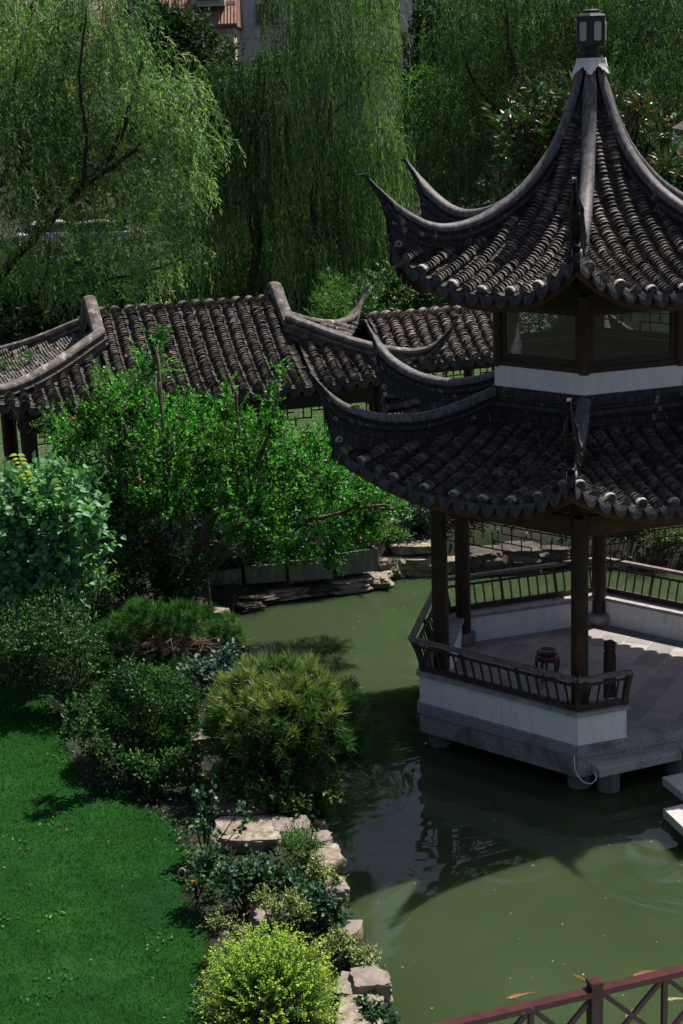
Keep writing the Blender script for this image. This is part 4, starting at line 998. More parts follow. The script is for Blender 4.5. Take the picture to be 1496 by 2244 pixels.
# magnolia behind the pavilion
M['magnolia'] = leafmat('magnolia_leaf', (.15,.075,.020), (.030,.075,.022), (.07,.15,.06), .26, .12, .9)
broad('magnolia_tree', 41, (1260, 620), [(1180, 240, 45), (1225, 225, 35), (1150, 290, 50), (1120, 275, 35), (1200, 300, 55), (1130, 360, 30), (1100, 410, 35), (1160, 390, 35), (1400, 250, 40), (1390, 310, 50), (1430, 340, 35), (1440, 280, 30), (1450, 380, 40), (1230, 330, 60), (1330, 260, 60), (1300, 340, 70), (1130, 440, 40)], 'magnolia with large glossy rust-backed leaves half hidden behind the pavilion spire', 'magnolia', 340, .29, .105, nodes=9, tl=.35, fold=.35, trunk=.16, up=.7, spread=.8, dy=.5, facing=.5, rand=.9, tintb=.66)

# ------------------------------------------------------------------ far buildings and cars
M['tower_white'] = surf('pale_render', [(.3, (.50,.49,.53)), (.7, (.60,.59,.62))], .5, .8, .1)
M['cream'] = surf('cream_render', [(.3, (.48,.42,.34)), (.7, (.58,.52,.44))], .6, .8, .1)
m, nt, b = mk('red_pantiles'); tc = node(nt, 'ShaderNodeTexCoord'); wv = node(nt, 'ShaderNodeTexWave'); wv.inputs['Scale'].default_value = 1.6; wv.inputs['Distortion'].default_value = .3
nt.links.new(tc.outputs['Object'], wv.inputs['Vector']); c, f = noise_ramp(nt, 3, [(.3, (.17,.085,.065)), (.7, (.36,.21,.16))]); nt.links.new(c, b.inputs['Base Color']); addbump(nt, b, wv.outputs['Fac'], 1, .12); b.inputs['Roughness'].default_value = .8; M['pantile'] = m
M['dark_glass'] = surf('dark_window_glass', [(.3, (.03,.04,.045)), (.7, (.06,.075,.08))], .8, .1, 0)
M['frame'] = surf('pale_window_frame', [(.3, (.4,.4,.4)), (.7, (.5,.5,.5))], 2, .6, 0)
Y0 = 112.
def bpt(x, y, d=0): return aty(x, y, Y0+d)
bt = empty('white_tower', bpt(700, 400)*[1, 1, 0] + [0, 0, .5], 'tall pale apartment tower rising behind the middle willows at the top edge', 'building')
x0, x1 = bpt(516, 100)[0], bpt(905, 100)[0]; x2 = bpt(952, 100)[0]
mb = MB(); mb.box(((x0+x1)/2, Y0+4, 12), (x1-x0, 8, 23.2)); mb.build('wall', M['tower_white'], bt)
mb = MB(); mb.box(((x1+x2)/2+1.5, Y0+4.3, 12), (x2-x1+3, 7.4, 23.2)); cwl = mb.build('glazed_bay', M['dark_glass'], bt)
for z in np.arange(2, 23, 1.5):
    mb = MB(); mb.box(((x1+x2)/2+1.5, Y0+.56, z), (x2-x1+3, .1, .12)); mb.build('mullion', M['frame'], cwl)
mb = MB(); mb.box((x1+.75, Y0+.54, 12), (.1, .12, 23)); mb.build('mullion', M['frame'], cwl)
for xx in (590, 680, 790, 850):
    for z in (9.2, 12.4, 15.6):
        xw = bpt(xx, 100)[0]; mb = MB(); mb.box((xw, Y0-.04, z), (1.7, .1, 1.5)); wn = mb.build('window', M['frame'], bt)
        mb = MB(); mb.box((xw, Y0-.1, z), (1.5, .04, 1.3)); mb.build('pane', M['dark_glass'], wn)
mb = MB(); mb.box(((x0+x1)/2, Y0-.03, 11.0), (x1-x0-.1, .05, .07)); mb.box(((x0+x1)/2, Y0-.03, 14.2), (x1-x0-.1, .05, .07)); mb.build('storey_joint', M['frame'], bt)
Y0 = 104.
bh = empty('tiled_house', bpt(430, 400)*[1, 1, 0] + [0, 0, .5], 'cream house with a brown-red pantile roof and a dormer window at the top edge', 'house')
x0, x1 = bpt(230, 60)[0], bpt(511, 60)[0]; ze = bpt(470, 58)[2]
mb = MB(); mb.box(((x0+x1)/2, Y0+4, (ze+.5)/2), (x1-x0, 7.4, ze-.5)); mb.build('wall', M['cream'], bh)
mb = MB(); mb.plate([((x0+x1)/2, Y0-.3, ze-.05), ((x0+x1)/2, Y0-.3, ze+.12), ((x0+x1)/2, Y0+4, ze+4), ((x0+x1)/2, Y0+8.3, ze+.12), ((x0+x1)/2, Y0+8.3, ze-.05)], (x1-x0+.5, 0, 0)); rf = mb.build('roof', M['pantile'], bh)
xd = bpt(457, 10)[0]
for dx, zz in ((0, 1.9), (-4.2, 1.9)):
    mb = MB(); mb.box((xd+dx, Y0+1.5, ze+zz), (1.9, 3, 1.5)); dm = mb.build('dormer', M['cream'], rf)
mb = MB(); mb.box((bpt(490, 10)[0]+.3, Y0+1.2, ze+1.2), (.7, .5, .5)); mb.build('roof_box', M['frame'], rf)
for dx in (0, -4.2):
    mb = MB(); mb.box((xd+dx, Y0-.03, ze+1.9), (1.5, .08, 1.1)); wn = mb.build('dormer_window', M['frame'], bh)
    mb = MB(); mb.box((xd+dx, Y0-.09, ze+1.9), (1.3, .04, .9)); mb.build('pane', M['dark_glass'], wn)
    mb = MB()
    for q in range(6): mb.box((xd+dx-.55+q*.22, Y0-.13, ze+1.9), (.03, .03, .95))
    mb.box((xd+dx, Y0-.13, ze+1.9), (1.3, .035, .03)); mb.box((xd+dx, Y0-.13, ze+2.38), (1.3, .035, .03)); mb.build('window_bars', M['frame'], wn)
for xx in (492, 440, 390, 330):
    xw = bpt(xx, 90)[0]; zw = bpt(492, 88)[2]; mb = MB(); mb.box((xw, Y0+.26, zw), (1.1, .12, 1.6)); wn = mb.build('window', M['frame'], bh)
    for s in (-1, 1): mb = MB(); mb.box((xw+s*.25, Y0+.18, zw), (.44, .05, 1.4)); mb.build('pane', M['cream' if xx == 492 else 'dark_glass'], wn)
mb = MB(); mb.box(((x0+x1)/2, Y0+.2, ze-.35), (x1-x0+.1, .25, .12)); mb.build('cornice', M['frame'], bh)
# garden house corner at the right edge
gh = empty('garden_house', aty(1600, 420, 52)*[1, 1, 0] + [0, 0, .4], 'white walled building whose dark tiled eave corner pokes in at the right edge', 'building')
P0 = aty(1490, 290, 52); mb = MB(); mb.box((P0[0]+3.15, 53, (P0[2]+.4)/2-.1), (6, 1.8, P0[2]-.5)); mb.build('wall', M['white'], gh)
P1_ = aty(1487, 288, 53); mb = MB()
mb.plate([P1_ + np.array(q) for q in ((0, 0, -.12), (0, 0, .06), (3.2, 0, 1.9), (6.4, 0, .06), (6.4, 0, -.12))], (0, 2.3, 0)); mb.build('roof', M['old_tile'], gh).location.y += 0
broad('broadleaf_tree', 48.5, (1500, 600), [(1492, 400, 42), (1500, 470, 50), (1470, 500, 40), (1540, 380, 60), (1450, 460, 40)], 'dark low tree at the right edge below the white walled building', 'dark_leaf', 900, .20, .09, zb=.0, trunk=.12, tintb=.7)
# parked cars
M['car_white'] = surf('white_car_paint', [(.3, (.66,.67,.70)), (.7, (.72,.73,.76))], 1, .2, 0); M['car_silver'] = surf('silver_car_paint', [(.3, (.30,.31,.33)), (.7, (.36,.37,.39))], 1, .22, 0, metallic=.5)
M['tyre'] = surf('black_rubber', [(.3, (.012,.012,.012)), (.7, (.03,.03,.03))], 5, .85, 0); M['lamp'] = surf('car_lamp', [(.3, (.55,.55,.5)), (.7, (.7,.7,.65))], 5, .15, 0)
def car(c, rz, label, paint):
    t = empty('parked_car', c, label, 'car', 'cars parked beyond the willows'); a = np.array([math.cos(rz), math.sin(rz), 0]); s = np.array([-a[1], a[0], 0]); Z = np.array([0, 0, 1.]); c = np.array(c, float)
    mb = MB(); mb.plate([c + a*x + Z*z for x, z in ((-2.2, .3), (-2.25, .7), (-2.1, .98), (-1.3, 1.02), (1.0, 1.0), (2.0, .85), (2.2, .6), (2.2, .3))], s*1.76); o = mb.build('body', M[paint], t); bv = o.modifiers.new('b', 'BEVEL'); bv.width = .1; bv.segments = 3
    mb = MB(); mb.plate([c + a*x + Z*z for x, z in ((-1.85, 1.0), (-1.35, 1.40), (-.2, 1.46), (.5, 1.38), (1.15, .99))], s*1.5); mb.build('windows', M['dark_glass'], t)
    mb = MB(); mb.plate([c + a*x + Z*z for x, z in ((-1.5, 1.39), (-1.2, 1.47), (-.2, 1.52), (.5, 1.44), (.55, 1.38), (-.2, 1.455))], s*1.54); mb.build('roof', M[paint], t)
    for x in (-1.35, 1.35):
        for q in (-.86, .86):
            w_ = c + a*x + s*q + Z*.33; mb = MB(); mb.plate([w_ + a*.33*math.cos(v) + Z*.33*math.sin(v) for v in np.linspace(0, 2*PI, 20, endpoint=False)], s*.2); wh = mb.build('wheel', M['tyre'], t)
            mb = MB(); mb.plate([w_ + a*.2*math.cos(v) + Z*.2*math.sin(v) for v in np.linspace(0, 2*PI, 14, endpoint=False)], s*.23); mb.build('rim', M['car_silver'], wh)
    for q in (-.65, .65): mb = MB(); mb.box(c + a*2.17 + s*q + Z*.68, (.12, .35, .16), rz); mb.build('headlight', M['lamp'], t)
def carpos(px, py): p = atz(px, py, .52); return (p[0], p[1], .5)
car(carpos(135, 548), .25, 'white car parked beyond the light willow at the left', 'car_white')
car(carpos(515, 520), .1, 'silver car glimpsed between the middle willow trunks', 'car_silver')
car(carpos(235, 548), .2, 'pale car parked right of the white car, mostly screened by willow', 'car_silver')
M['asphalt'] = surf('asphalt', [(.3, (.04,.04,.042)), (.7, (.065,.065,.068))], 8, .9, .3)
mb = MB(); mb.box((-5, 86, .505), (60, 9, .012)); tag(mb.build('car_park', M['asphalt']), kind='structure')
# ================================================================== garden
def px0(px, py, z=None, zz=-.2):      # ground point under a pixel
    p = atz(px, py, zz); p[2] = float(ground_z(p[0], p[1])) if z is None else z; return p
M['pom'] = leafmat('pomegranate_leaf', (.004,.028,.004), (.016,.110,.011), (.13,.46,.05), .35, .35, .5)
M['redbud'] = leafmat('redbud_leaf', (.03,.10,.045), (.09,.23,.11), (.20,.38,.21), .42, .28, .5)
M['yellowgreen'] = leafmat('yellow_green_leaf', (.05,.12,.012), (.13,.26,.02), (.36,.46,.06), .4, .45)
M['needle'] = leafmat('pine_needle', (.012,.06,.014), (.035,.14,.03), (.12,.24,.06), .45, .15)
M['needle_o'] = leafmat('olive_pine_needle', (.016,.060,.018), (.08,.18,.05), (.36,.41,.16), .45, .15)
M['box'] = leafmat('boxwood_leaf', (.006,.030,.008), (.020,.080,.018), (.10,.20,.045), .35, .25)
M['rose'] = leafmat('rose_leaf', (.006,.028,.014), (.018,.062,.030), (.06,.13,.06), .35, .25)
M['blue_leaf'] = leafmat('bluish_leaf', (.014,.042,.032), (.04,.095,.072), (.12,.20,.16), .4, .2)
M['varieg'] = leafmat('variegated_leaf', (.035,.075,.02), (.13,.20,.05), (.48,.50,.22), .5, .3)
M['priv'] = leafmat('golden_privet_leaf', (.012,.055,.010), (.085,.20,.02), (.46,.60,.10), .4, .4)
M['weed'] = leafmat('weed_leaf', (.012,.05,.012), (.04,.12,.03), (.14,.27,.07), .5, .35)
M['fruit'] = surf('pomegranate_skin', [(.3, (.26,.05,.03)), (.6, (.36,.10,.045)), (.8, (.34,.22,.07))], 9, .4, .1)
M['petal_o'] = surf('orange_petal', [(.3, (.75,.22,.02)), (.7, (.85,.35,.03))], 9, .6, 0)
M['petal_w'] = surf('cream_petal', [(.3, (.75,.68,.5)), (.7, (.85,.8,.65))], 9, .6, 0)
M['petal_p'] = surf('pink_petal', [(.3, (.65,.10,.18)), (.7, (.75,.2,.28))], 9, .6, 0)

# ---- pomegranate tree
y = 28.0
base = px0(378, 1330, zz=-.15); pt = empty('pomegranate_tree', base, 'big bright green many-stemmed pomegranate tree with small red fruits in front of the tiled corridor', 'fruit tree')
plobes = [(345, 740, 30), (338, 800, 48), (300, 870, 62), (228, 815, 20), (240, 880, 55), (190, 950, 75), (140, 980, 50), (400, 900, 60), (450, 940, 70), (500, 900, 45), (500, 840, 18), (555, 935, 50), (595, 860, 28), (618, 820, 20), (600, 930, 40), (360, 970, 95), (260, 990, 90), (450, 1010, 100), (550, 1010, 90), (640, 1010, 75), (700, 975, 48), (735, 955, 26), (720, 1050, 75), (790, 1060, 60), (840, 1095, 45), (880, 1110, 28), (800, 1130, 70), (730, 1140, 75), (650, 1110, 85), (560, 1110, 90), (460, 1110, 85), (360, 1080, 85), (250, 1080, 75), (170, 1060, 60), (640, 1190, 55), (720, 1205, 42), (560, 1185, 50), (300, 1150, 60)]
PL = [(aty(x, yy, y + (yy-1000)/260*-.6 + rng.uniform(-.9, .9)), r*mpp(y)) for x, yy, r in plobes]
trk = MB(); stems = [[(378, 1330), (396, 1220), (400, 1120), (360, 950), (340, 760)], [(380, 1325), (440, 1190), (500, 1060), (520, 900), (500, 820)], [(384, 1325), (470, 1200), (600, 1100), (700, 1030), (740, 960)], [(384, 1325), (500, 1215), (650, 1150), (800, 1110), (890, 1110)], [(370, 1325), (330, 1180), (260, 1040), (200, 930), (160, 900)], [(374, 1325), (345, 1200), (300, 1050), (270, 900), (300, 820)], [(384, 1310), (450, 1150), (560, 1020), (600, 900), (610, 840)], [(440, 1190), (540, 1185), (640, 1200), (720, 1210)]]
for i, s in enumerate(stems):
    limb(trk, [aty(x, yy, y - .2 + (1330-yy)*.0006*(i % 3 - 1)) if j else (base if i < 7 else aty(x, yy, y-.2)) for j, (x, yy) in enumerate(s)], .075 if i < 7 else .04, .012, 8, 5, .01)
for (c, r), (x, yy, _) in zip(PL, plobes):
    s = stems[min(range(7), key=lambda q: min(abs(x-a)+abs(yy-b) for a, b in stems[q][2:]))]
    a, b_ = min(s[2:4], key=lambda v: abs(v[0]-x)+abs(v[1]-yy)); limb(trk, [aty(a, b_, y), aty((a+x)/2, (b_+yy)/2+12, y)*.5+c*.5, c], .022, .006, 5, 4, .01)
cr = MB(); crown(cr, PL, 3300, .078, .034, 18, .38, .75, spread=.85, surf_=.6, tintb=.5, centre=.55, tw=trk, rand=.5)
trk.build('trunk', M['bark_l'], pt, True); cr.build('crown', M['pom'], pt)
for x, yy in [(160, 919), (230, 1028), (306, 1052), (333, 1143), (319, 1188), (386, 912), (275, 782), (373, 774), (664, 957), (789, 1181)]:
    p = aty(x, yy, y-1.15); mb = MB(); mb.lathe([(.0, -.032), (.019, -.027), (.032, -.008), (.030, .011), (.018, .027), (.008, .032), (.012, .045), (.009, .047)], p, 10); mb.build('fruit', M['fruit'], pt, True)

def bush(name, label, px, py, y, lobes, mat, ntw, L, W, nodes=9, tl=.25, up=.5, fold=0., cat='shrub', stems=True, group=None, dy=.25, zz=-.2, bark='bark', **k):
    if y < 28.9: y = float(px0(px, py)[1])
    L_ = lobe_px(lobes, y, dy); b = aty(px, py, y); b[2] = float(ground_z(b[0], b[1])); t = empty(name, b, label, cat, group)
    tw = MB()
    if stems:
        for c, r in L_: limb(tw, [b + rng.normal(0, .04, 3)*[1, 1, 0], b*.5+c*.5+rng.normal(0, .04, 3), c+[0, 0, r*.4]], .014, .004, 5, 4)
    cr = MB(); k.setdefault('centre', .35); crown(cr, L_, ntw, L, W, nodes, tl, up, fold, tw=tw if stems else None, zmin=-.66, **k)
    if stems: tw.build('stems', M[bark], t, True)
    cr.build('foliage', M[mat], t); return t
# ---- left border
bush('redbud', 'large-leaved grey-green heart-leaved redbud shrub at the left edge', 60, 1480, 24.2, [(45, 1085, 40), (100, 1100, 50), (165, 1105, 40), (190, 1150, 28), (70, 1380, 44), (20, 1400, 44), (25, 1140, 70), (100, 1165, 75), (165, 1195, 48), (30, 1230, 75), (115, 1240, 75), (175, 1255, 32), (60, 1310, 60), (15, 1330, 50), (130, 1300, 40)], 'redbud', 800, .13, .125, 7, .42, .5, centre=.0, fold=.35, spread=.85, surf_=.4, facing=1.1, tintb=.62)
t = empty('redbud_sapling', px0(60, 1480), 'slim upright shoot with paired bright yellow-green leaves above the grey-green redbud', 'sapling'); tw = MB(); sp = smoothpath([aty(x, yy, 25.0) for x, yy in ((95, 1300), (88, 1180), (75, 1100), (60, 1050), (38, 997))], 6); sp = np.vstack([[np.array(t.location)], sp]); tw.tube(sp, np.linspace(.018, .004, len(sp)), 6); tw.build('stem', M['bark'], t, True)
mb = MB(); Q_ = sp[10:]; P = []; D = []; tn = []
for i, p in enumerate(Q_):
    for s in (-1, 1):
        if rng.random() < .93: P.append(p); D.append([s*.9, -.25, .1-.25*rng.random()]); tn.append(.45+.5*i/len(Q_))
leaves(mb, np.array(P), np.array(D, float), .13, .085, np.array(tn), np.array([[0, -.3, 1.]]*len(P)), .3); mb.build('leaves', M['yellowgreen'], t)
bush('dark_shrub', 'dark fine-leaved shrub below the redbud with reddish tints', 150, 1560, 23.6, [(60, 1390, 70), (130, 1370, 70), (180, 1400, 50), (40, 1450, 60), (120, 1450, 60), (175, 1470, 40), (10, 1420, 50), (150, 1510, 40), (80, 1490, 40), (175, 1540, 26)], 'box', 1100, .06, .024, 10, .28, .6, tintb=.5)
bush('spindly_shrub', 'light yellow-green loose shrub at the right foot of the redbud', 215, 1420, 24.4, [(190, 1270, 35), (225, 1290, 30), (205, 1330, 40), (170, 1310, 40), (240, 1270, 18)], 'weed', 330, .065, .03, 9, .26, .6, tintb=.62)
bush('nandina', 'dark nandina-like shrub filling the shade under the pomegranate tree', 330, 1370, 27.0, [(260, 1150, 60), (300, 1220, 70), (240, 1240, 50), (350, 1280, 60), (270, 1300, 60), (400, 1300, 45), (420, 1240, 45), (350, 1190, 50), (220, 1190, 40)], 'box', 1000, .10, .032, 9, .34, .5, tintb=.45)
bush('nandina', 'dark leafy shrub left of the pomegranate stems in front of the corridor', 130, 1300, 29.5, [(30, 1050, 30), (20, 1100, 40), (130, 1080, 50), (170, 1130, 50), (230, 1120, 45), (90, 1140, 50), (150, 1000, 45), (115, 930, 30)], 'box', 700, .09, .032, 9, .34, .5, tintb=.6)
# ---- wooden stake
p = px0(461, 1352, zz=-.3); q = aty(451, 1232, p[1]+.1); t = MB(); t.tube([p - [0, 0, .1], p*.5+q*.5+[.006, 0, 0], q], [.032, .030, .027], 8); tag(t.build('stake', M['bark_l'], None, True), 'thin grey wooden stake standing at the pond corner under the pomegranate tree', 'stake')

# ---- pines
def needles(mb, C, D, L, per, W=.0065, cone=1.25, tb=.5, tvar=.2):
    n = len(C); C = np.repeat(C, per, 0); D0 = np.repeat(D, per, 0); t = np.repeat(np.clip(tb + rng.normal(0, tvar, n), 0, 1), per)
    d = D0 + rdir(n*per)*cone*rng.random((n*per, 1))**.6; P = C + rng.normal(0, .012, (n*per, 3)) + D0*rng.uniform(-.05, .03, (n*per, 1))
    leaves(mb, P, d, L*rng.uniform(.6, 1.15, n*per), W, t + rng.normal(0, .1, n*per), mid=.25)
# clipped dome pine
c = aty(622, 1590, 20.6); R = np.array([.93, .90, .78]); b = px0(600, 1745, zz=-.3); b = np.array([c[0]-.25, c[1], float(ground_z(c[0]-.6, c[1]))])
t = empty('dome_pine', b, 'broad domed pine with olive spiky needle tufts overhanging the pond', 'pine tree'); tw = MB(); nd = MB()
d = rdir(900, .25); d = d[d[:, 2] > -.62]; d = d[:380]; rr = 1 + .08*np.sin(d[:, 0]*7)*np.cos(d[:, 1]*6+1) + rng.normal(0, .07, len(d)); S = c + d*R*rr[:, None]
out = d/R; out = out/np.linalg.norm(out, axis=1)[:, None] + np.array([0, 0, .5]); out /= np.linalg.norm(out, axis=1)[:, None]
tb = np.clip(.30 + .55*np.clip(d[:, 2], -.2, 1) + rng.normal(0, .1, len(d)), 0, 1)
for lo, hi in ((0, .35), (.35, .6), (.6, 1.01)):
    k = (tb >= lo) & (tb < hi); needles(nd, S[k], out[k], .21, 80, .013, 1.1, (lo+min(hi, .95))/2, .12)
d2 = rdir(260, .1); S2 = c + d2*R*.72; needles(nd, S2, d2, .16, 50, .008, 1.3, .15)
for i in range(0, len(S), 2): limb(tw, [c + d[i]*R*[.3, .3, .2] - [0, 0, .35], c + d[i]*R*.7 - [0, 0, .08], S[i]], .016, .006, 5, 4)
limb(tw, [b - [0, 0, .1], b*.6+c*.4 + [.1, 0, 0], c - [0, 0, .3]], .09, .05, 8); tw.build('trunk', M['bark'], t, True); nd.build('needles', M['needle_o'], t)
# spreading low pine
y = 24.8; t = empty('spreading_pine', px0(330, 1480, zz=-.2), 'low spreading green pine with reddish bare twigs showing through, left of the pond corner', 'pine tree'); tw = MB(); nd = MB(); dd = MB()
pads = [(315, 1345, 40, .6), (290, 1365, 40, .6), (345, 1360, 40, .6), (395, 1350, 38, .6), (375, 1375, 40, .6), (250, 1390, 42, .45), (215, 1410, 40, .4), (270, 1420, 42, .45), (230, 1450, 42, .4), (200, 1475, 34, .4), (290, 1460, 38, .4), (360, 1470, 34, .5), (400, 1475, 32, .55), (320, 1490, 30, .45), (440, 1350, 24, .6), (250, 1490, 34, .4)]
ctr = aty(350, 1425, y)
for x, yy, r, tb_ in pads:
    cc = aty(x, yy, y + rng.uniform(-.4, .4)); rr = r*mpp(y); d = rdir(34, .6); S = cc + d*np.array([rr, rr, rr*.5]); needles(nd, S, d*.5+[0, 0, .7], .15, 70, .0075, 1.1, tb_)
    limb(tw, [ctr + rng.normal(0, .1, 3), ctr*.4+cc*.6-[0, 0, .1], cc - [0, 0, .05]], .03, .01, 5, 4)
for x, yy, r in [(470, 1385, 30), (500, 1395, 28), (490, 1365, 24), (450, 1400, 24), (520, 1405, 16)]:
    cc = aty(x, yy, y); rr = r*mpp(y); d = rdir(22, .6); S = cc + d*np.array([rr, rr, rr*.5]); needles(nd, S, d*.5+[0, 0, .7], .12, 50, .007, 1.1, .9)
limb(tw, [np.array(t.location), ctr*.7+np.array(t.location)*.3, ctr], .06, .04, 7)
tr_ = tw.build('trunk', M['bark'], t, True)
for i in range(60):
    a = aty(rng.uniform(300, 440), rng.uniform(1395, 1425), y - .3); bdir = np.array([rng.uniform(-1, 1.3), rng.uniform(-.8, .1), rng.uniform(-.1, .25)]); l = rng.uniform(.25, .6)
    limb(dd, [a, a + bdir*l*.5 + rng.normal(0, .02, 3), a + bdir*l + rng.normal(0, .04, 3)], .011, .003, 5, 3)
    for q in range(2): s0_ = a + bdir*l*rng.uniform(.4, .8); limb(dd, [s0_, s0_ + (bdir + rng.normal(0, .5, 3))*l*.4], .005, .002, 4, 2)
dd.build('bare_twigs', M['redbranch'], tr_); nd.build('needles', M['needle'], t)
# ---- boxwood ball
c = aty(315, 1565, 21.75); R = np.array([.72, .70, .64]); n = 27000; d = rdir(n, .15); rad = 1 + .08*np.sin(d[:, 0]*9+1)*np.sin(d[:, 1]*8) + .07*np.sin(d[:, 2]*11+d[:, 0]*5) + .16*(rng.random(n) < .03) + rng.normal(0, .045, n) - .22*(rng.random(n) < .3)*rng.random(n)
b = c*[1, 1, 0] + [0, 0, float(ground_z(c[0], c[1]))]; t = empty('boxwood_ball', b, 'clipped round boxwood ball with tiny dark leaves beside the lawn', 'shrub')
mb = MB(); leaves(mb, c + d*R*rad[:, None], d*.6 + rdir(n)*.8 + [0, 0, .3], .045, .028, np.clip(.42 + rng.normal(0, .22, n) + .12*np.sin(d[:, 0]*5), 0, 1), d + rng.normal(0, .4, (n, 3))); mb.build('foliage', M['box'], t)
tw = MB(); [limb(tw, [b, b*.4+c*.6 + e*.15, c + e*R*.85], .02, .005, 5, 4) for e in rdir(40, .2)]; tw.build('stems', M['bark'], t, True)
# ---- bluish rose behind
bush('rose_bush', 'bluish-leaved rose bush between the boxwood ball and the domed pine', 465, 1600, 23.6, [(430, 1475, 30), (470, 1465, 30), (500, 1450, 28), (455, 1500, 32), (500, 1490, 26), (470, 1535, 26), (410, 1490, 24)], 'blue_leaf', 210, .075, .055, 8, .3, .5, fold=.25, spread=1., tintb=.6)
# ---- low shrubs at the feet of ball and pine
bush('groundcover_plant', 'low dark plants with cream-edged leaves under the boxwood ball', 300, 1735, 21.9, [(215, 1640, 26), (250, 1670, 34), (310, 1685, 36), (370, 1690, 34), (410, 1660, 28), (190, 1600, 22), (420, 1710, 22), (340, 1715, 20), (165, 1560, 24), (160, 1600, 22)], 'box', 620, .055, .035, 8, .18, .5, fold=.25, cat='plant', tintb=.42)
bush('shade_bush', 'dark leafy plants with pale-edged leaves under the domed pine', 620, 1790, 20.6, [(570, 1740, 26), (620, 1755, 28), (680, 1760, 26), (720, 1735, 22), (655, 1775, 22), (520, 1725, 22), (700, 1785, 18), (480, 1705, 20)], 'box', 380, .06, .032, 9, .22, .5, fold=.2, tintb=.55)
# ---- rose bed
def rosebush(label, px, py, y, lobes, flowers, mat='rose', n=230, L=.062, W=.045, tintb=.6, stemn=9):
    t = bush('rose_bush', label, px, py, y, lobes, mat, n, L, W, 8, .2, .4, fold=.25, spread=1., tintb=tintb, group=None, bark='bark')
    for (x, yy, m_) in flowers:
        p = aty(x, yy, t.location[1]-.1); mb = MB()
        for k in range(3):
            e = rdir(6, .5-.2*k); leaves(mb, np.repeat([p], 6, 0), e, .026-.005*k, .026)
        mb.build('flower', M[m_], t)
    return t
rosebush('dark green rose bush with many bare stems on the pale rocks by the lawn', 540, 2010, 18.3, [(462, 1880, 20), (520, 1915, 26), (560, 1915, 30), (600, 1925, 30), (500, 1930, 34), (550, 1940, 34), (610, 1950, 34), (640, 1930, 26), (450, 1900, 30)], [(540, 1853, 'petal_w'), (480, 1895, 'petal_w')], n=330)
rosebush('deep green rose bush leaning over the pond edge above the golden shrub', 680, 2040, 17.9, [(640, 1990, 32), (690, 1970, 32), (720, 1985, 30), (735, 2010, 26), (700, 2030, 30), (660, 2040, 30), (720, 2050, 26), (620, 2030, 26)], [(547, 1996, 'petal_p'), (676, 2030, 'petal_p')], n=240)
rosebush('tall thin rose with sparse leaves and one cream bloom at the lawn edge', 455, 1890, 19.4, [(432, 1745, 16), (450, 1770, 18), (440, 1800, 18), (455, 1830, 20), (470, 1750, 10), (525, 1780, 14), (528, 1810, 14)], [(473, 1748, 'petal_w'), (432, 1733, 'petal_w')], n=46, tintb=.75)
bush('marigold_clump', 'orange flowering clump at the edge of the lawn beside the roses', 435, 1960, 18.8, [(430, 1885, 22), (455, 1900, 24), (440, 1925, 26), (470, 1945, 22), (425, 1940, 16)], 'weed', 170, .04, .018, 9, .16, .7, cat='flowers', tintb=.5)
mb = MB()
for x, yy in ((432, 1877), (442, 1866), (458, 1893), (470, 1918), (449, 1902), (423, 1930), (461, 1875)): p = aty(x, yy, bpy.data.objects['marigold_clump'].location[1]-.12); leaves(mb, np.repeat([p], 9, 0), rdir(9, .4), .024, .02)
mb.build('flowers', M['petal_o'], bpy.data.objects['marigold_clump'])
bush('small_leaved_bush', 'upright fresh green small-leaved bush between the tan block and the pond', 660, 1940, 19.0, [(650, 1830, 24), (640, 1855, 26), (670, 1860, 28), (655, 1890, 28), (680, 1895, 24), (690, 1850, 18), (685, 1920, 22)], 'weed', 430, .034, .013, 12, .17, .9, tintb=.6)
for i, (lb, px, py, y, lobes, n) in enumerate([
 ('cream-variegated trailing plant on the rock at the pond edge beside the roses', 705, 1960, 18.6, [(695, 1905, 16), (710, 1930, 18), (725, 1950, 16), (690, 1935, 14), (740, 1925, 10)], 230),
 ('wide cream-variegated trailing plant spilling down the bank right of the golden shrub', 770, 2110, 17.2, [(740, 2060, 22), (770, 2080, 26), (800, 2100, 22), (760, 2110, 26), (790, 2135, 24), (815, 2120, 14), (735, 2090, 20), (810, 2160, 14), (800, 2190, 12)], 620),
 ('pale variegated plant between the roses and the golden shrub', 640, 2080, 17.7, [(600, 1990, 22), (640, 1975, 22), (570, 1965, 18), (690, 2060, 20), (710, 2085, 20), (520, 2040, 20), (480, 2020, 18), (660, 2000, 18), (620, 2060, 18)], 380)]):
    bush('variegated_plant', lb, px, py, y, lobes, 'varieg', n, .035, .018, 10, .16, .4, cat='plant', spread=1., tintb=.5, rand=.8, group=None)
bush('ivy', 'dark ivy hanging over the lowest rock at the pond edge', 840, 2260, 15.7, [(820, 2215, 14), (845, 2230, 16), (860, 2245, 14), (800, 2200, 12)], 'rose', 110, .045, .04, 7, .14, .2, fold=.2, cat='plant', tintb=.5)
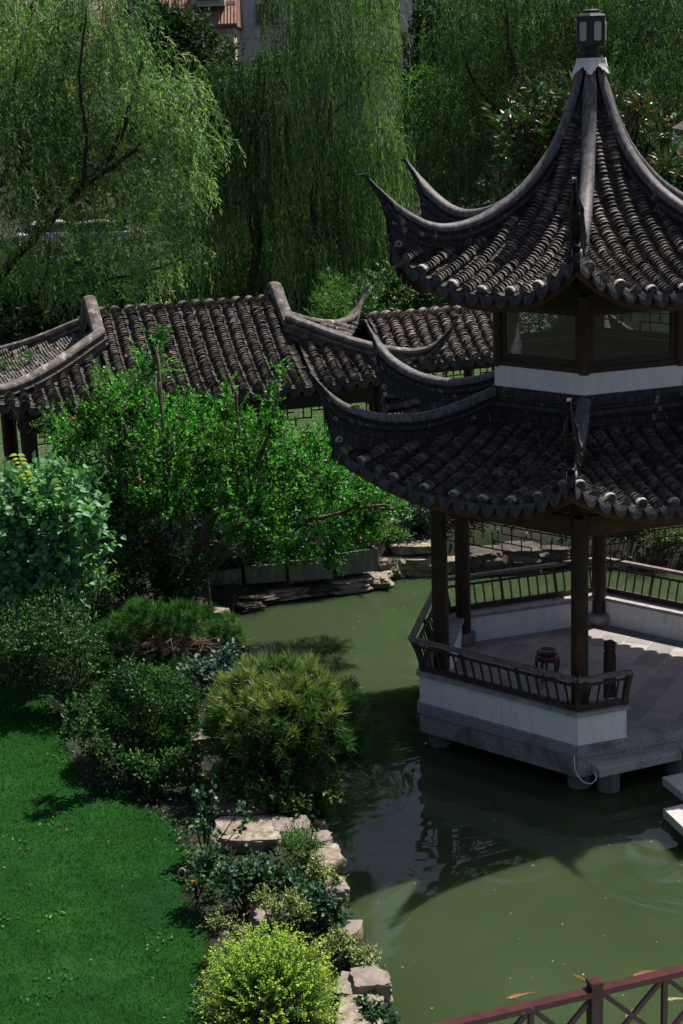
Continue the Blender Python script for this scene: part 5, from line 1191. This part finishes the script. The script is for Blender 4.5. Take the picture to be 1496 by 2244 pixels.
# ---- golden privet
y = 14.9; c = aty(592, 2185, y); R = np.array([.64, .62, .60]); b = c*[1, 1, 0] + [0, 0, float(ground_z(c[0], c[1]))]; t = empty('golden_privet', b, 'rounded golden-leaved privet shrub with bristling yellow shoots at the bottom edge', 'shrub'); tw = MB(); mb = MB()
n = 1050; d = rdir(n, .35); S = c + d*R*.52 + [0, 0, -.05]; td = d + [0, 0, .45] + rng.normal(0, .16, (n, 3)); td /= np.linalg.norm(td, axis=1)[:, None]; ll = .40*rng.uniform(.75, 1.25, n)
for j in range(26):
    tt = (j+.5)/26; P = S + td*(ll*tt)[:, None] + rng.normal(0, .007, (n, 3)); ld = td*.7 + rdir(n)*.8
    leaves(mb, P, ld, .028*rng.uniform(.7, 1.3, n), .017, np.clip(-.12 + 1.05*tt + rng.normal(0, .13, n), 0, 1), np.array([0, 0, .8]) + rng.normal(0, .5, (n, 3)))
for i in range(0, n, 3): tw.tube([b*.3 + S[i]*.7, S[i], S[i]+td[i]*ll[i]*.9], [.006, .004, .002], 4, False)
tw.build('stems', M['bark_l'], t); mb.build('foliage', M['priv'], t)

# ---- far bank plants
bush('weeping_shrub', 'pale narrow-leaved shrub drooping over the concrete planters', 520, 1260, 30.3, [(430, 1150, 34), (480, 1170, 40), (530, 1180, 36), (560, 1150, 34), (450, 1200, 34), (510, 1130, 34), (590, 1190, 28), (480, 1215, 20)], 'blue_leaf', 560, .10, .022, 10, .34, -.5, cat='shrub', tintb=.5)
bush('silver_bush', 'silvery-leaved bush behind the tan rocks left of the pavilion', 915, 1180, 32.4, [(900, 1120, 30), (930, 1110, 30), (915, 1145, 28), (945, 1140, 26), (890, 1150, 20), (960, 1120, 30)], 'blue_leaf', 420, .06, .04, 9, .2, .4, fold=.2, tintb=.7)
bush('bank_bush', 'bright fresh bush above the rocks at the far bank', 860, 1190, 31.8, [(830, 1150, 30), (860, 1160, 26), (800, 1165, 30), (880, 1175, 16), (770, 1180, 26)], 'weed', 420, .055, .022, 10, .22, .6, tintb=.72)
bush('bank_bush', 'dark bush behind the pavilion between its two left columns', 1080, 1180, 33.2, [(1000, 1110, 50), (1060, 1120, 50), (1120, 1110, 50), (1180, 1120, 50), (1040, 1080, 50), (1230, 1130, 50), (1150, 1150, 30), (1200, 1165, 26)], 'dark_leaf', 900, .10, .045, 9, .3, .4, tintb=.8)
bush('bank_bush', 'dark green bush right of the rear column seen under the eave', 1370, 1230, 32.2, [(1300, 1120, 50), (1350, 1140, 50), (1330, 1180, 40), (1390, 1180, 40), (1400, 1120, 50), (1360, 1215, 26)], 'weed', 760, .11, .04, 9, .3, .4, fold=.2, tintb=.28)
bush('bank_bush', 'reddish-yellow leaved bush at the right edge seen through the pavilion', 1470, 1260, 31.6, [(1450, 1150, 40), (1490, 1170, 46), (1460, 1210, 40), (1500, 1230, 40), (1430, 1190, 26), (1540, 1180, 50)], 'varieg', 620, .05, .022, 10, .26, .6, tintb=.18)
bush('bank_bush', 'dark bush at the foot of the covered corridor left of the upper storey', 900, 1120, 34.2, [(880, 1080, 40), (930, 1070, 40), (840, 1060, 30), (980, 1080, 40)], 'dark_leaf', 420, .10, .04, 9, .3, .4, tintb=.9)
for lb, x, yy in (('feathery green weed growing from the tiles at the far left of the roof', 8, 790), ('small feathery weed growing on the left end slope of the tiled roof', 66, 765)):
    p = aty(x, yy+18, 32.6); p[2] -= .0; t = empty('roof_weed', p, lb, 'weed'); mb = MB(); n = 26; S = np.repeat([p], n, 0); td = rdir(n, .5)
    for j in range(10): leaves(mb, S + td*(.04*j) + [0, 0, -.0025*j*j], td + rdir(n)*.9, .07, .022, .5 + rng.normal(0, .15, n))
    mb.build('leaves', M['weed'], t)
# ================================================================== rocks
import bmesh
def rock(name, label, c, size, mat, seed, flat=.6, rough=.22, rz=0., cat='rock', group=None, layers=0):
    flat = flat*.5+.42; rough *= 1.35; bm = bmesh.new(); bmesh.ops.create_icosphere(bm, subdivisions=4, radius=1.0)
    off = Vector((seed*3.17, seed*1.3, seed*.7))
    for v in bm.verts:
        p = v.co.copy(); e = flat
        q = Vector([math.copysign(abs(a)**e, a) for a in p]); q = q / max(abs(q.x), abs(q.y), abs(q.z), .6)**.5
        nz = mnoise.fractal(p*1.1 + off, .8, 2.0, 3) ; nz2 = mnoise.fractal(p*4 + off, .7, 2.1, 4); cell = mnoise.cell(p*2.3+off)
        q *= 1 + rough*nz*.9 + rough*.28*nz2 + rough*.18*(cell-.5)
        if layers: q.x *= 1 + .10*math.copysign(1, math.sin(q.z*layers*2.2 + nz*1.5)); q.y *= 1 + .08*math.copysign(1, math.sin(q.z*layers*2.2+1 + nz*1.5))
        if q.z > .72: q.z = .72 + (q.z-.72)*.25
        v.co = Vector((q.x*size[0]/2, q.y*size[1]/2, q.z*size[2]/2))
    bmesh.ops.rotate(bm, verts=bm.verts, cent=(0, 0, 0), matrix=Matrix.Rotation(rz, 3, 'Z'))
    me = bpy.data.meshes.new(name); bm.to_mesh(me); bm.free(); me.polygons.foreach_set('use_smooth', np.ones(len(me.polygons), bool)); me.set_sharp_from_angle(angle=math.radians(32)); me.materials.append(M[mat])
    o = bpy.data.objects.new(name, me); COL.objects.link(o); o.location = c; return tag(o, label, cat, group)
def rpx(x0, y0_, x1, y1, y, depth=None):     # bounding pixels of a rock at distance y -> centre, size
    g_ = atz((x0+x1)/2, y1, -.25); wet = float(sdist(np.array([g_[0]]), np.array([g_[1]]), POND)[0]) < .12
    if wet: g_ = atz((x0+x1)/2, y1, -.66)
    y = g_[1] + (depth or .3)*.4 if y > 0 else -y
    c = aty((x0+x1)/2, (y0_+y1)/2, y); w = (x1-x0)*mpp(y); h = (y1-y0_)*mpp(y); d = depth or w*.8; hh = max(.08, h - d*.33)
    return c, (w*1.2, d*1.2, hh*1.45 if y < 30 else hh*1.7)
R_ = [
 ('large pale tan block with a flat sunlit top at the head of the rose bed', 478, 1793, 612, 1866, 19.9, .6, 'rock', .45, .13, 0),
 ('dark rounded boulder under the domed pine beside the tan block', 470, 1735, 600, 1812, 20.4, .55, 'rock_d', .8, .2, 0),
 ('grey stone wedged right of the pale tan block', 600, 1788, 670, 1850, 19.9, .4, 'rock_p', .7, .2, 0),
 ('small brown stone at the dark water inlet below the domed pine', 684, 1822, 724, 1862, 19.8, .25, 'rock_p', .7, .2, 0),
 ('angular tan rock jutting to the pond edge beside the small-leaved bush', 672, 1856, 746, 1925, 18.9, .42, 'rock', .5, .18, 0),
 ('pale grey boulder half buried among the rose stems', 492, 1912, 552, 1958, 18.7, .3, 'rock', .8, .2, 0),
 ('grey-pink flat rock behind the rose stems above the golden shrub', 556, 1975, 650, 2040, 18.0, .4, 'rock_p', .6, .2, 0),
 ('brown rock at the waterline beside the deep green rose', 715, 1925, 760, 1975, 18.4, .3, 'rock_p', .6, .2, 0),
 ('grey rock showing below the variegated plant right of the golden shrub', 740, 2135, 800, 2196, 16.75, .4, 'rock_p', .8, .18, 0),
 ('smooth brown rock ending at the waterline under the variegated plant', 770, 2120, 850, 2192, 16.9, .36, 'rock_p', .75, .2, 0),
 ('large grey-white rock at the bottom edge right of the golden shrub', 742, 2192, 836, 2262, 15.9, .5, 'rock', .7, .18, 0),
 ('rust-brown rock at the waterline below the roses', 752, 2020, 790, 2072, 17.6, .3, 'rock_p', .7, .2, 0),
 ('small dark reddish rock lying alone on the lawn', 312, 1702, 358, 1738, 20.9, .22, 'rock_d', .8, .25, 0),
 ('pinkish stone on the lawn edge left of the boxwood ball', 186, 1562, 232, 1606, 23.0, .3, 'rock_p', .6, .2, 0),
 ('pale flat stone between the boxwood ball and the domed pine', 412, 1598, 468, 1650, 22.6, .35, 'rock', .7, .2, 0),
 ('small tan stone at the water corner beside the wooden stake', 468, 1330, 500, 1362, 29.0, .3, 'rock', .6, .2, 0),
 ('squared brown stone on the far bank beneath the leftmost planter', 470, 1290, 522, 1322, 29.9, .4, 'rock_p', .5, .15, 3),
 ('big pale slab capping the rock pile left of the pavilion', 862, 1170, 962, 1214, -32.0, .8, 'rock', .45, .12, 0),
 ('rounded pale rock in front of the capping slab', 830, 1214, 882, 1262, -31.6, .5, 'rock', .6, .2, 2),
 ('layered tan rock below the capping slab', 878, 1208, 955, 1262, -31.75, .6, 'rock', .5, .18, 3),
 ('flat tan ledge stone at the water beside the end planter', 800, 1252, 850, 1286, 31.3, .45, 'rock', .5, .2, 3),
 ('low tan rock seen between the two left pavilion columns', 955, 1212, 1030, 1260, -31.9, .5, 'rock', .5, .2, 3),
 ('dark layered rock behind the back railing, left of its middle', 1030, 1200, 1100, 1256, 32.6, .5, 'rock_d', .5, .2, 3),
 ('dark layered rock behind the middle of the back railing', 1096, 1190, 1180, 1250, 32.7, .6, 'rock_d', .5, .2, 3),
 ('dark rock behind the front column beyond the back railing', 1176, 1186, 1262, 1240, 32.7, .6, 'rock_d', .5, .2, 2),
 ('dark rock on the far bank right of the rear column', 1330, 1180, 1420, 1232, 31.9, .6, 'rock_d', .5, .2, 2),
]
for i, (lb, x0, y0_, x1, y1, y, dp, mt, fl, ro, ly) in enumerate(R_):
    c, s = rpx(x0, y0_, x1, y1, y, dp); rock('rock', lb, c, s, mt, i+1, fl, ro, rng.uniform(-.25, .25), layers=ly)
led = [(525, 1290, 600, 1322, 30.3, 'first from the left'), (585, 1278, 665, 1312, 30.7, 'second from the left'), (650, 1268, 735, 1302, 30.95, 'third from the left'), (720, 1258, 800, 1296, 31.1, 'fourth from the left, touching the sunlit ledge stone'), (520, 1312, 570, 1334, 29.95, 'lowest, half under water')]
for i, (x0, y0_, x1, y1, y, w_) in enumerate(led):
    c, s = rpx(x0, y0_, x1, y1, y, .5); rock('ledge_stone', 'dark layered ledge stone under the planters, ' + w_, c, s, 'rock_p' if i % 2 else 'rock_d', 40+i, .42, .2, .25, group='ledge stones under the planters', layers=4)
# small cobbles along the near bank
for i, (px, py) in enumerate([(700, 1800), (735, 1985), (470, 1700), (640, 2090), (395, 1690), (560, 1820)]):
    p = px0(px, py); rock('cobble', ['small stone at the inlet below the domed pine', 'small stone by the waterline under the trailing plant', 'small stone in the shade left of the domed pine', 'small stone between roses and golden shrub', 'small stone under the boxwood ball', 'small stone in front of the tan block'][i], p + [0, 0, .03], (.17, .14, .12), 'rock_p', 60+i, .8, .2)

# ================================================================== planters
for i, (xl, xr, yt, yb, lb) in enumerate([(437, 530, 1252, 1288, 'leftmost concrete planter on the far bank, mostly shaded'), (538, 627, 1240, 1280, 'second concrete planter from the left on the far bank'), (634, 730, 1228, 1274, 'third concrete planter from the left, streaked with stains'), (740, 828, 1212, 1262, 'rightmost concrete planter, tilted against the tan rocks')]):
    y = float(atz((xl+xr)/2, yb, -.34)[1]); a = aty(xl, yb, y); b_ = aty(xr, yb - (8 if i < 3 else 12), y + (.10 if i < 3 else .25)); z0 = a[2]; b_[2] = z0; h = (yb-yt)*mpp(y)*1.02; d = nrm(b_-a); nn = np.array([-d[1], d[0], 0]); dep = .42; c = (a+b_)/2
    t = empty('planter', c, lb, 'planter', 'concrete planters along the far bank'); L = np.linalg.norm(b_-a); mb = MB(); th = .04
    mb.hexa(c + nn*th/2 + UP*h/2, d*L/2, nn*th/2, UP*h/2); mb.hexa(c + nn*(dep-th/2) + UP*h/2, d*L/2, nn*th/2, UP*h/2)
    for s in (-1, 1): mb.hexa(c + nn*dep/2 + d*s*(L/2-th/2) + UP*(h/2-.001), d*th/2, nn*(dep/2-th-.001), UP*(h/2-.001))
    mb.build('trough', M['concrete'], t); mb = MB(); mb.hexa(c + nn*dep/2 + UP*(h-.10), d*(L/2-th-.002), nn*(dep/2-th-.002), UP*.03); mb.build('soil_fill', M['soil'], t)
    mb = MB(); S = np.array([c + nn*rng.uniform(.08, dep-.08) + d*rng.uniform(-L*.45, L*.45) + UP*(h-.06) for _ in range(60)]); 
    pl = empty('planter_bush', c + nn*dep/2 + UP*(h-.07), ['dark leafy plant in the leftmost planter', 'low green plant in the second planter', 'dark green plant in the third planter', 'low plant in the rightmost planter'][i], 'plant')
    td = rdir(60, .9)
    for j in range(9): leaves(mb, S + td*.045*j, td*.5 + rdir(60), .08, .035, .4+rng.normal(0, .15, 60))
    mb.build('foliage', M['box' if i != 1 else 'weed'], pl)
# ================================================================== stepping slabs in the water, right
def slab(label, pts_px, z, th, piers, gname='zigzag bridge slabs'):
    P = [atz(x, y, z) for x, y in pts_px]; c = sum(P)/len(P); t = empty('bridge_slab', c - UP*th, label, 'stone slab', gname)
    mb = MB(); mb.prism([(p[0], p[1]) for p in P][::-1] if np.cross(P[1][:2]-P[0][:2], P[2][:2]-P[1][:2]) < 0 else [(p[0], p[1]) for p in P], z-th, z); o = mb.build('slab', M['slab'], t); bv = o.modifiers.new('b', 'BEVEL'); bv.width = .012; bv.segments = 2
    for x, y in piers:
        p = atz(x, y, WZ); mb = MB(); mb.lathe([(.16, -.9+WZ), (.16, z-th-.003)], [p[0], p[1], 0], 20); mb.build('pier', M['concrete'], t, True, 40)
slab('stained stone slab bridging to the pavilion entrance, cable at its corner', [(1274, 1656), (1313, 1686), (1494, 1646), (1462, 1619)], -.29, .13, [(1332, 1728), (1480, 1690)])
slab('stone slab continuing right from the entrance slab at the photo edge', [(1466, 1618), (1498, 1645), (1640, 1612), (1600, 1588)], -.29, .13, [(1600, 1655)])
slab('upper of the two lower stepping slabs at the right edge', [(1450, 1702), (1500, 1742), (1700, 1700), (1640, 1662)], -.32, .12, [(1530, 1790)])
slab('lowest stepping slab at the right edge, sunlit on top', [(1452, 1771), (1506, 1822), (1740, 1768), (1680, 1718)], -.36, .13, [(1540, 1868)])
# cable
mb = MB(); mb.tube(smoothpath([SP(0, 2.43, 2.43*math.tan(PI/6)*-1+.03, -.0), atz(1259, 1642, -.1), aty(1258, 1670, 20.95), aty(1262, 1692, 20.9), aty(1276, 1712, 20.85), aty(1294, 1717, 20.85), aty(1306, 1706, 20.9), aty(1302, 1692, 21.0)], 6), .009, 6); tag(mb.build('cable', M['cable'], None, True), 'pale cable drooping from the platform corner to the entrance slab', 'cable')
# garden spotlight
p = px0(413, 1918, zz=-.15) + [0, 0, .0]; t = empty('garden_light', p, 'small white-rimmed ground light at the lawn edge beside the marigolds', 'garden light'); q = nrm((-.55, -.5, .35))
mb = MB(); mb.tube([p + UP*.07, p + UP*.07 + q*.10], [.05, .06], 14); mb.tube([p - UP*.02, p + UP*.08], .012, 6); mb.build('housing', M['black'], t); mb = MB(); e1 = nrm(np.cross(q, UP)); e2 = np.cross(q, e1); mb.tube([p + UP*.07 + q*.104 + e1*.058*math.cos(a) + e2*.058*math.sin(a) for a in np.linspace(0, 2*PI, 25)], .010, 6); mb.build('rim', M['mortar'], t)
# ================================================================== near red railing
yR = 12.6
def rp(x, yy, dy=0): return aty(x, yy, yR+dy)
A = aty(930, 2252, 12.2); B = aty(1496, 2143, 13.0); dirR = nrm((B-A)*[1, 1, 0]); zr = aty(1303, 2172, 12.72)[2]
pc = aty(1303, 2170, 12.72); nn = np.array([-dirR[1], dirR[0], 0])
t = empty('maroon_railing', pc*[1, 1, 0] + UP*(zr-1.15), 'glossy maroon railing with crossed braces at the bottom right corner', 'railing')
def RP(s, z): return pc*[1, 1, 0] + dirR*s + UP*z
mb = MB(); mb.bar(RP(-2.4, zr), RP(2.2, zr), .10, .055); mb.build('top_rail', M['red_paint'], t)
mb = MB(); mb.bar(RP(-2.4, zr-.95), RP(2.2, zr-.95), .05, .05); mb.build('bottom_rail', M['maroon_dark'], t)
for s in (-1.9, 0, 1.9):
    mb = MB(); mb.hexa(RP(s, zr-.55), dirR*.055, nn*.055, UP*.63); o = mb.build('post', M['maroon_dark'], t); bv = o.modifiers.new('b', 'BEVEL'); bv.width = .006
    mb = MB(); mb.hexa(RP(s, zr+.09), dirR*.062, nn*.062, UP*.02); o = mb.build('post_cap', M['red_paint'], o); bv = o.modifiers.new('b', 'BEVEL'); bv.width = .008
for a in (-1.845, .055):
    for s in (.62, 1.24):
        if True: mb = MB(); mb.bar(RP(a+s, zr-.03), RP(a+s, zr-.93), .045, .045, up=dirR); mb.build('upright', M['maroon_dark'], t)
    for i in range(3):
        mb = MB(); x0_, x1_ = a+i*.62+.02, a+(i+1)*.62-.02
        mb.bar(RP(x0_, zr-.04), RP(x1_, zr-.60), .04, .03, up=nn); mb.bar(RP(x1_, zr-.04)+nn*.003, RP(x0_, zr-.60)+nn*.003, .044, .03, up=nn); mb.build('cross_brace', M['maroon_dark'], t)
mb = MB(); mb.hexa(RP(0, zr-1.25) - nn*1.0, dirR*2.6, nn*1.2, UP*.06); tag(mb.build('deck', M['slab']), kind='structure')
# ================================================================== koi
def murky(m):
    nt = m.node_tree; b = nt.nodes['Principled BSDF']; b.inputs['Alpha'].default_value = .5; return m
M['koi_o'] = surf('koi_orange', [(.40, (.26,.075,.02)), (.5, (.30,.11,.035))], 6, .4, 0)
M['koi_w'] = surf('koi_white_red', [(.46, (.42,.42,.28)), (.52, (.45,.09,.03))], 5, .4, 0)
murky(M['koi_o']); murky(M['koi_w'])
def koi(px, py, px2, py2, mat, label):
    a, b_ = atz(px, py, WZ), atz(px2, py2, WZ); d = b_-a; L = np.linalg.norm(d); d = d/L; s = np.array([-d[1], d[0], 0]); t = empty('koi', (a+b_)/2, label, 'fish', 'koi swimming in the pond')
    G = []
    for u in np.linspace(0, .84, 12):
        w = L*.11*math.sin(PI*min(1, (u+.06)/.95))**.8*(1-.45*u); cxy = a + d*L*u + s*L*.05*math.sin(u*5)
        G.append([cxy + s*w*math.cos(v) + UP*(w*.25*math.sin(v) - .25*w + .008) for v in np.linspace(0, PI, 7)])
    mb = MB(); mb.sheet(G); mb.build('body', M[mat], t, True)
    e = a + d*L*.83 + s*L*.05*math.sin(.83*5); mb = MB(); mb.add([e + UP*.006, e + d*L*.17 + s*L*.09 + UP*.004, e + d*L*.10 + UP*.005, e + d*L*.17 - s*L*.09 + UP*.004], [(0, 1, 2, 3)]); mb.build('tail', M[mat], t)
    for sg in (-1, 1):
        e = a + d*L*.25 + s*sg*L*.07; mb = MB(); mb.add([e + UP*.006, e + d*L*.05 + s*sg*L*.10 + UP*.004, e + d*L*.11 + s*sg*L*.03 + UP*.005], None, [(0, 1, 2)]); mb.build('fin', M[mat], t)
koi(1110, 2188, 1168, 2172, 'koi_o', 'orange koi left of the railing post')
koi(1255, 2136, 1290, 2152, 'koi_o', 'orange koi just above the railing post')
koi(1386, 2138, 1462, 2122, 'koi_o', 'orange koi near the surface above the right part of the railing')
koi(1374, 2242, 1412, 2190, 'koi_w', 'white and red koi seen through the railing crosses')
koi(1452, 2192, 1510, 2186, 'koi_w', 'white koi with a red head at the right edge behind the railing')

# ================================================================== grass and ground cover
M['blade'] = leafmat('grass_blade', (.006,.040,.005), (.013,.080,.008), (.055,.18,.02), .5, .5, .2)
n = 210000; xy = np.stack([rng.uniform(-7.5, -.8, n), rng.uniform(12.5, 25.2, n)], 1)
ps = np.array([c for c in LAWN]); sdv = sdist(xy[:, 0], xy[:, 1], LAWN); vis = xy[:, 0] > -xy[:, 1]*.235 - .3
k = (sdv < .08) & vis; xy = xy[k]; n = len(xy); zz = ground_z(xy[:, 0], xy[:, 1])
pat = np.sin(xy[:, 0]*2.3+xy[:, 1]*1.1)*np.sin(xy[:, 1]*1.9-xy[:, 0]) ; pat2 = np.sin(xy[:, 0]*7+1)*np.sin(xy[:, 1]*6)
mb = MB(); D = rdir(n, .9, .5); leaves(mb, np.c_[xy, zz+.004], D, .048*rng.uniform(.5, 1.5, n)*(1+.3*pat), .009, np.clip(.45+.24*pat+.12*pat2+rng.normal(0, .16, n), 0, 1), mid=.3)
tag(mb.build('grass', M['blade']), 'short bright green mown lawn grass', 'grass', kind='stuff')
# low leafy cover over the bare bank
n = 42000; xy = np.stack([rng.uniform(-7.5, .6, n), rng.uniform(13, 30.5, n)], 1); sd1 = sdist(xy[:, 0], xy[:, 1], LAWN); sd2 = sdist(xy[:, 0], xy[:, 1], POND)
nz = np.sin(xy[:, 0]*3.1+xy[:, 1]*1.7)+np.sin(xy[:, 1]*4.3-xy[:, 0]*2)+np.sin(xy[:, 0]*8)*np.sin(xy[:, 1]*7)
k = (sd1 > -.12) & (sd2 > .06) & (nz > -1.1); xy = xy[k]; nz = nz[k]; n = len(xy); zz = ground_z(xy[:, 0], xy[:, 1])
mb = MB(); leaves(mb, np.c_[xy, zz+rng.uniform(.01, .10, n)], rdir(n, .3, .6), .05*rng.uniform(.6, 1.4, n), .032, np.clip(.35+.12*nz+rng.normal(0, .2, n), 0, 1), np.array([0, 0, 1])+rng.normal(0, .5, (n, 3)), .2)
tag(mb.build('ground_cover', M['rose']), 'low dark leafy ground cover between the lawn and the pond', 'ground cover', kind='stuff')
n = 5200; xy = np.stack([rng.uniform(-13, 9, n), rng.uniform(30.8, 37, n)], 1); sd2 = sdist(xy[:, 0], xy[:, 1], POND); k = sd2 > .1; xy = xy[k]; n = len(xy); zz = ground_z(xy[:, 0], xy[:, 1])
mb = MB(); leaves(mb, np.c_[xy, zz+rng.uniform(.01, .12, n)], rdir(n, .4, .6), .11, .05, .35+rng.normal(0, .2, n), np.array([0, 0, 1])+rng.normal(0, .5, (n, 3)), .2)
tag(mb.build('bank_cover', M['rose']), 'sparse dark leaves covering the far bank', 'ground cover', kind='stuff')
# broad-leaved weeds and clover patches in the lawn
n = 380; cl = np.stack([rng.uniform(-6, -1.5, 26), rng.uniform(14, 24, 26)], 1); xy = cl[rng.integers(0, 26, n)] + rng.normal(0, .13, (n, 2)); k = sdist(xy[:, 0], xy[:, 1], LAWN) < 0; xy = xy[k]; n = len(xy); zz = ground_z(xy[:, 0], xy[:, 1])
mb = MB(); leaves(mb, np.c_[xy, zz+.035], rdir(n, .5, .4), .055*rng.uniform(.5, 1.4, n), .026, None, np.array([0, 0, 1])+rng.normal(0, .4, (n, 3)), .2); tag(mb.build('lawn_weeds', M['weed']), 'scattered broad-leaved weeds and clover in the lawn', 'weeds', kind='stuff')
# fallen leaves
n = 75; xy = np.stack([rng.uniform(-6, -.8, n), rng.uniform(14, 25, n)], 1); zz = ground_z(xy[:, 0], xy[:, 1])
M['litter'] = leafmat('fallen_leaf', (.07,.025,.012), (.16,.07,.03), (.35,.22,.08), .8, .1)
mb = MB(); leaves(mb, np.c_[xy, zz+.07], rdir(n, 0, .2), .04, .024, None, np.array([0, 0, 1])+rng.normal(0, .3, (n, 3)), .2); tag(mb.build('leaf_litter', M['litter']), 'scattered brown fallen leaves on lawn and bank', 'leaf litter', kind='stuff')
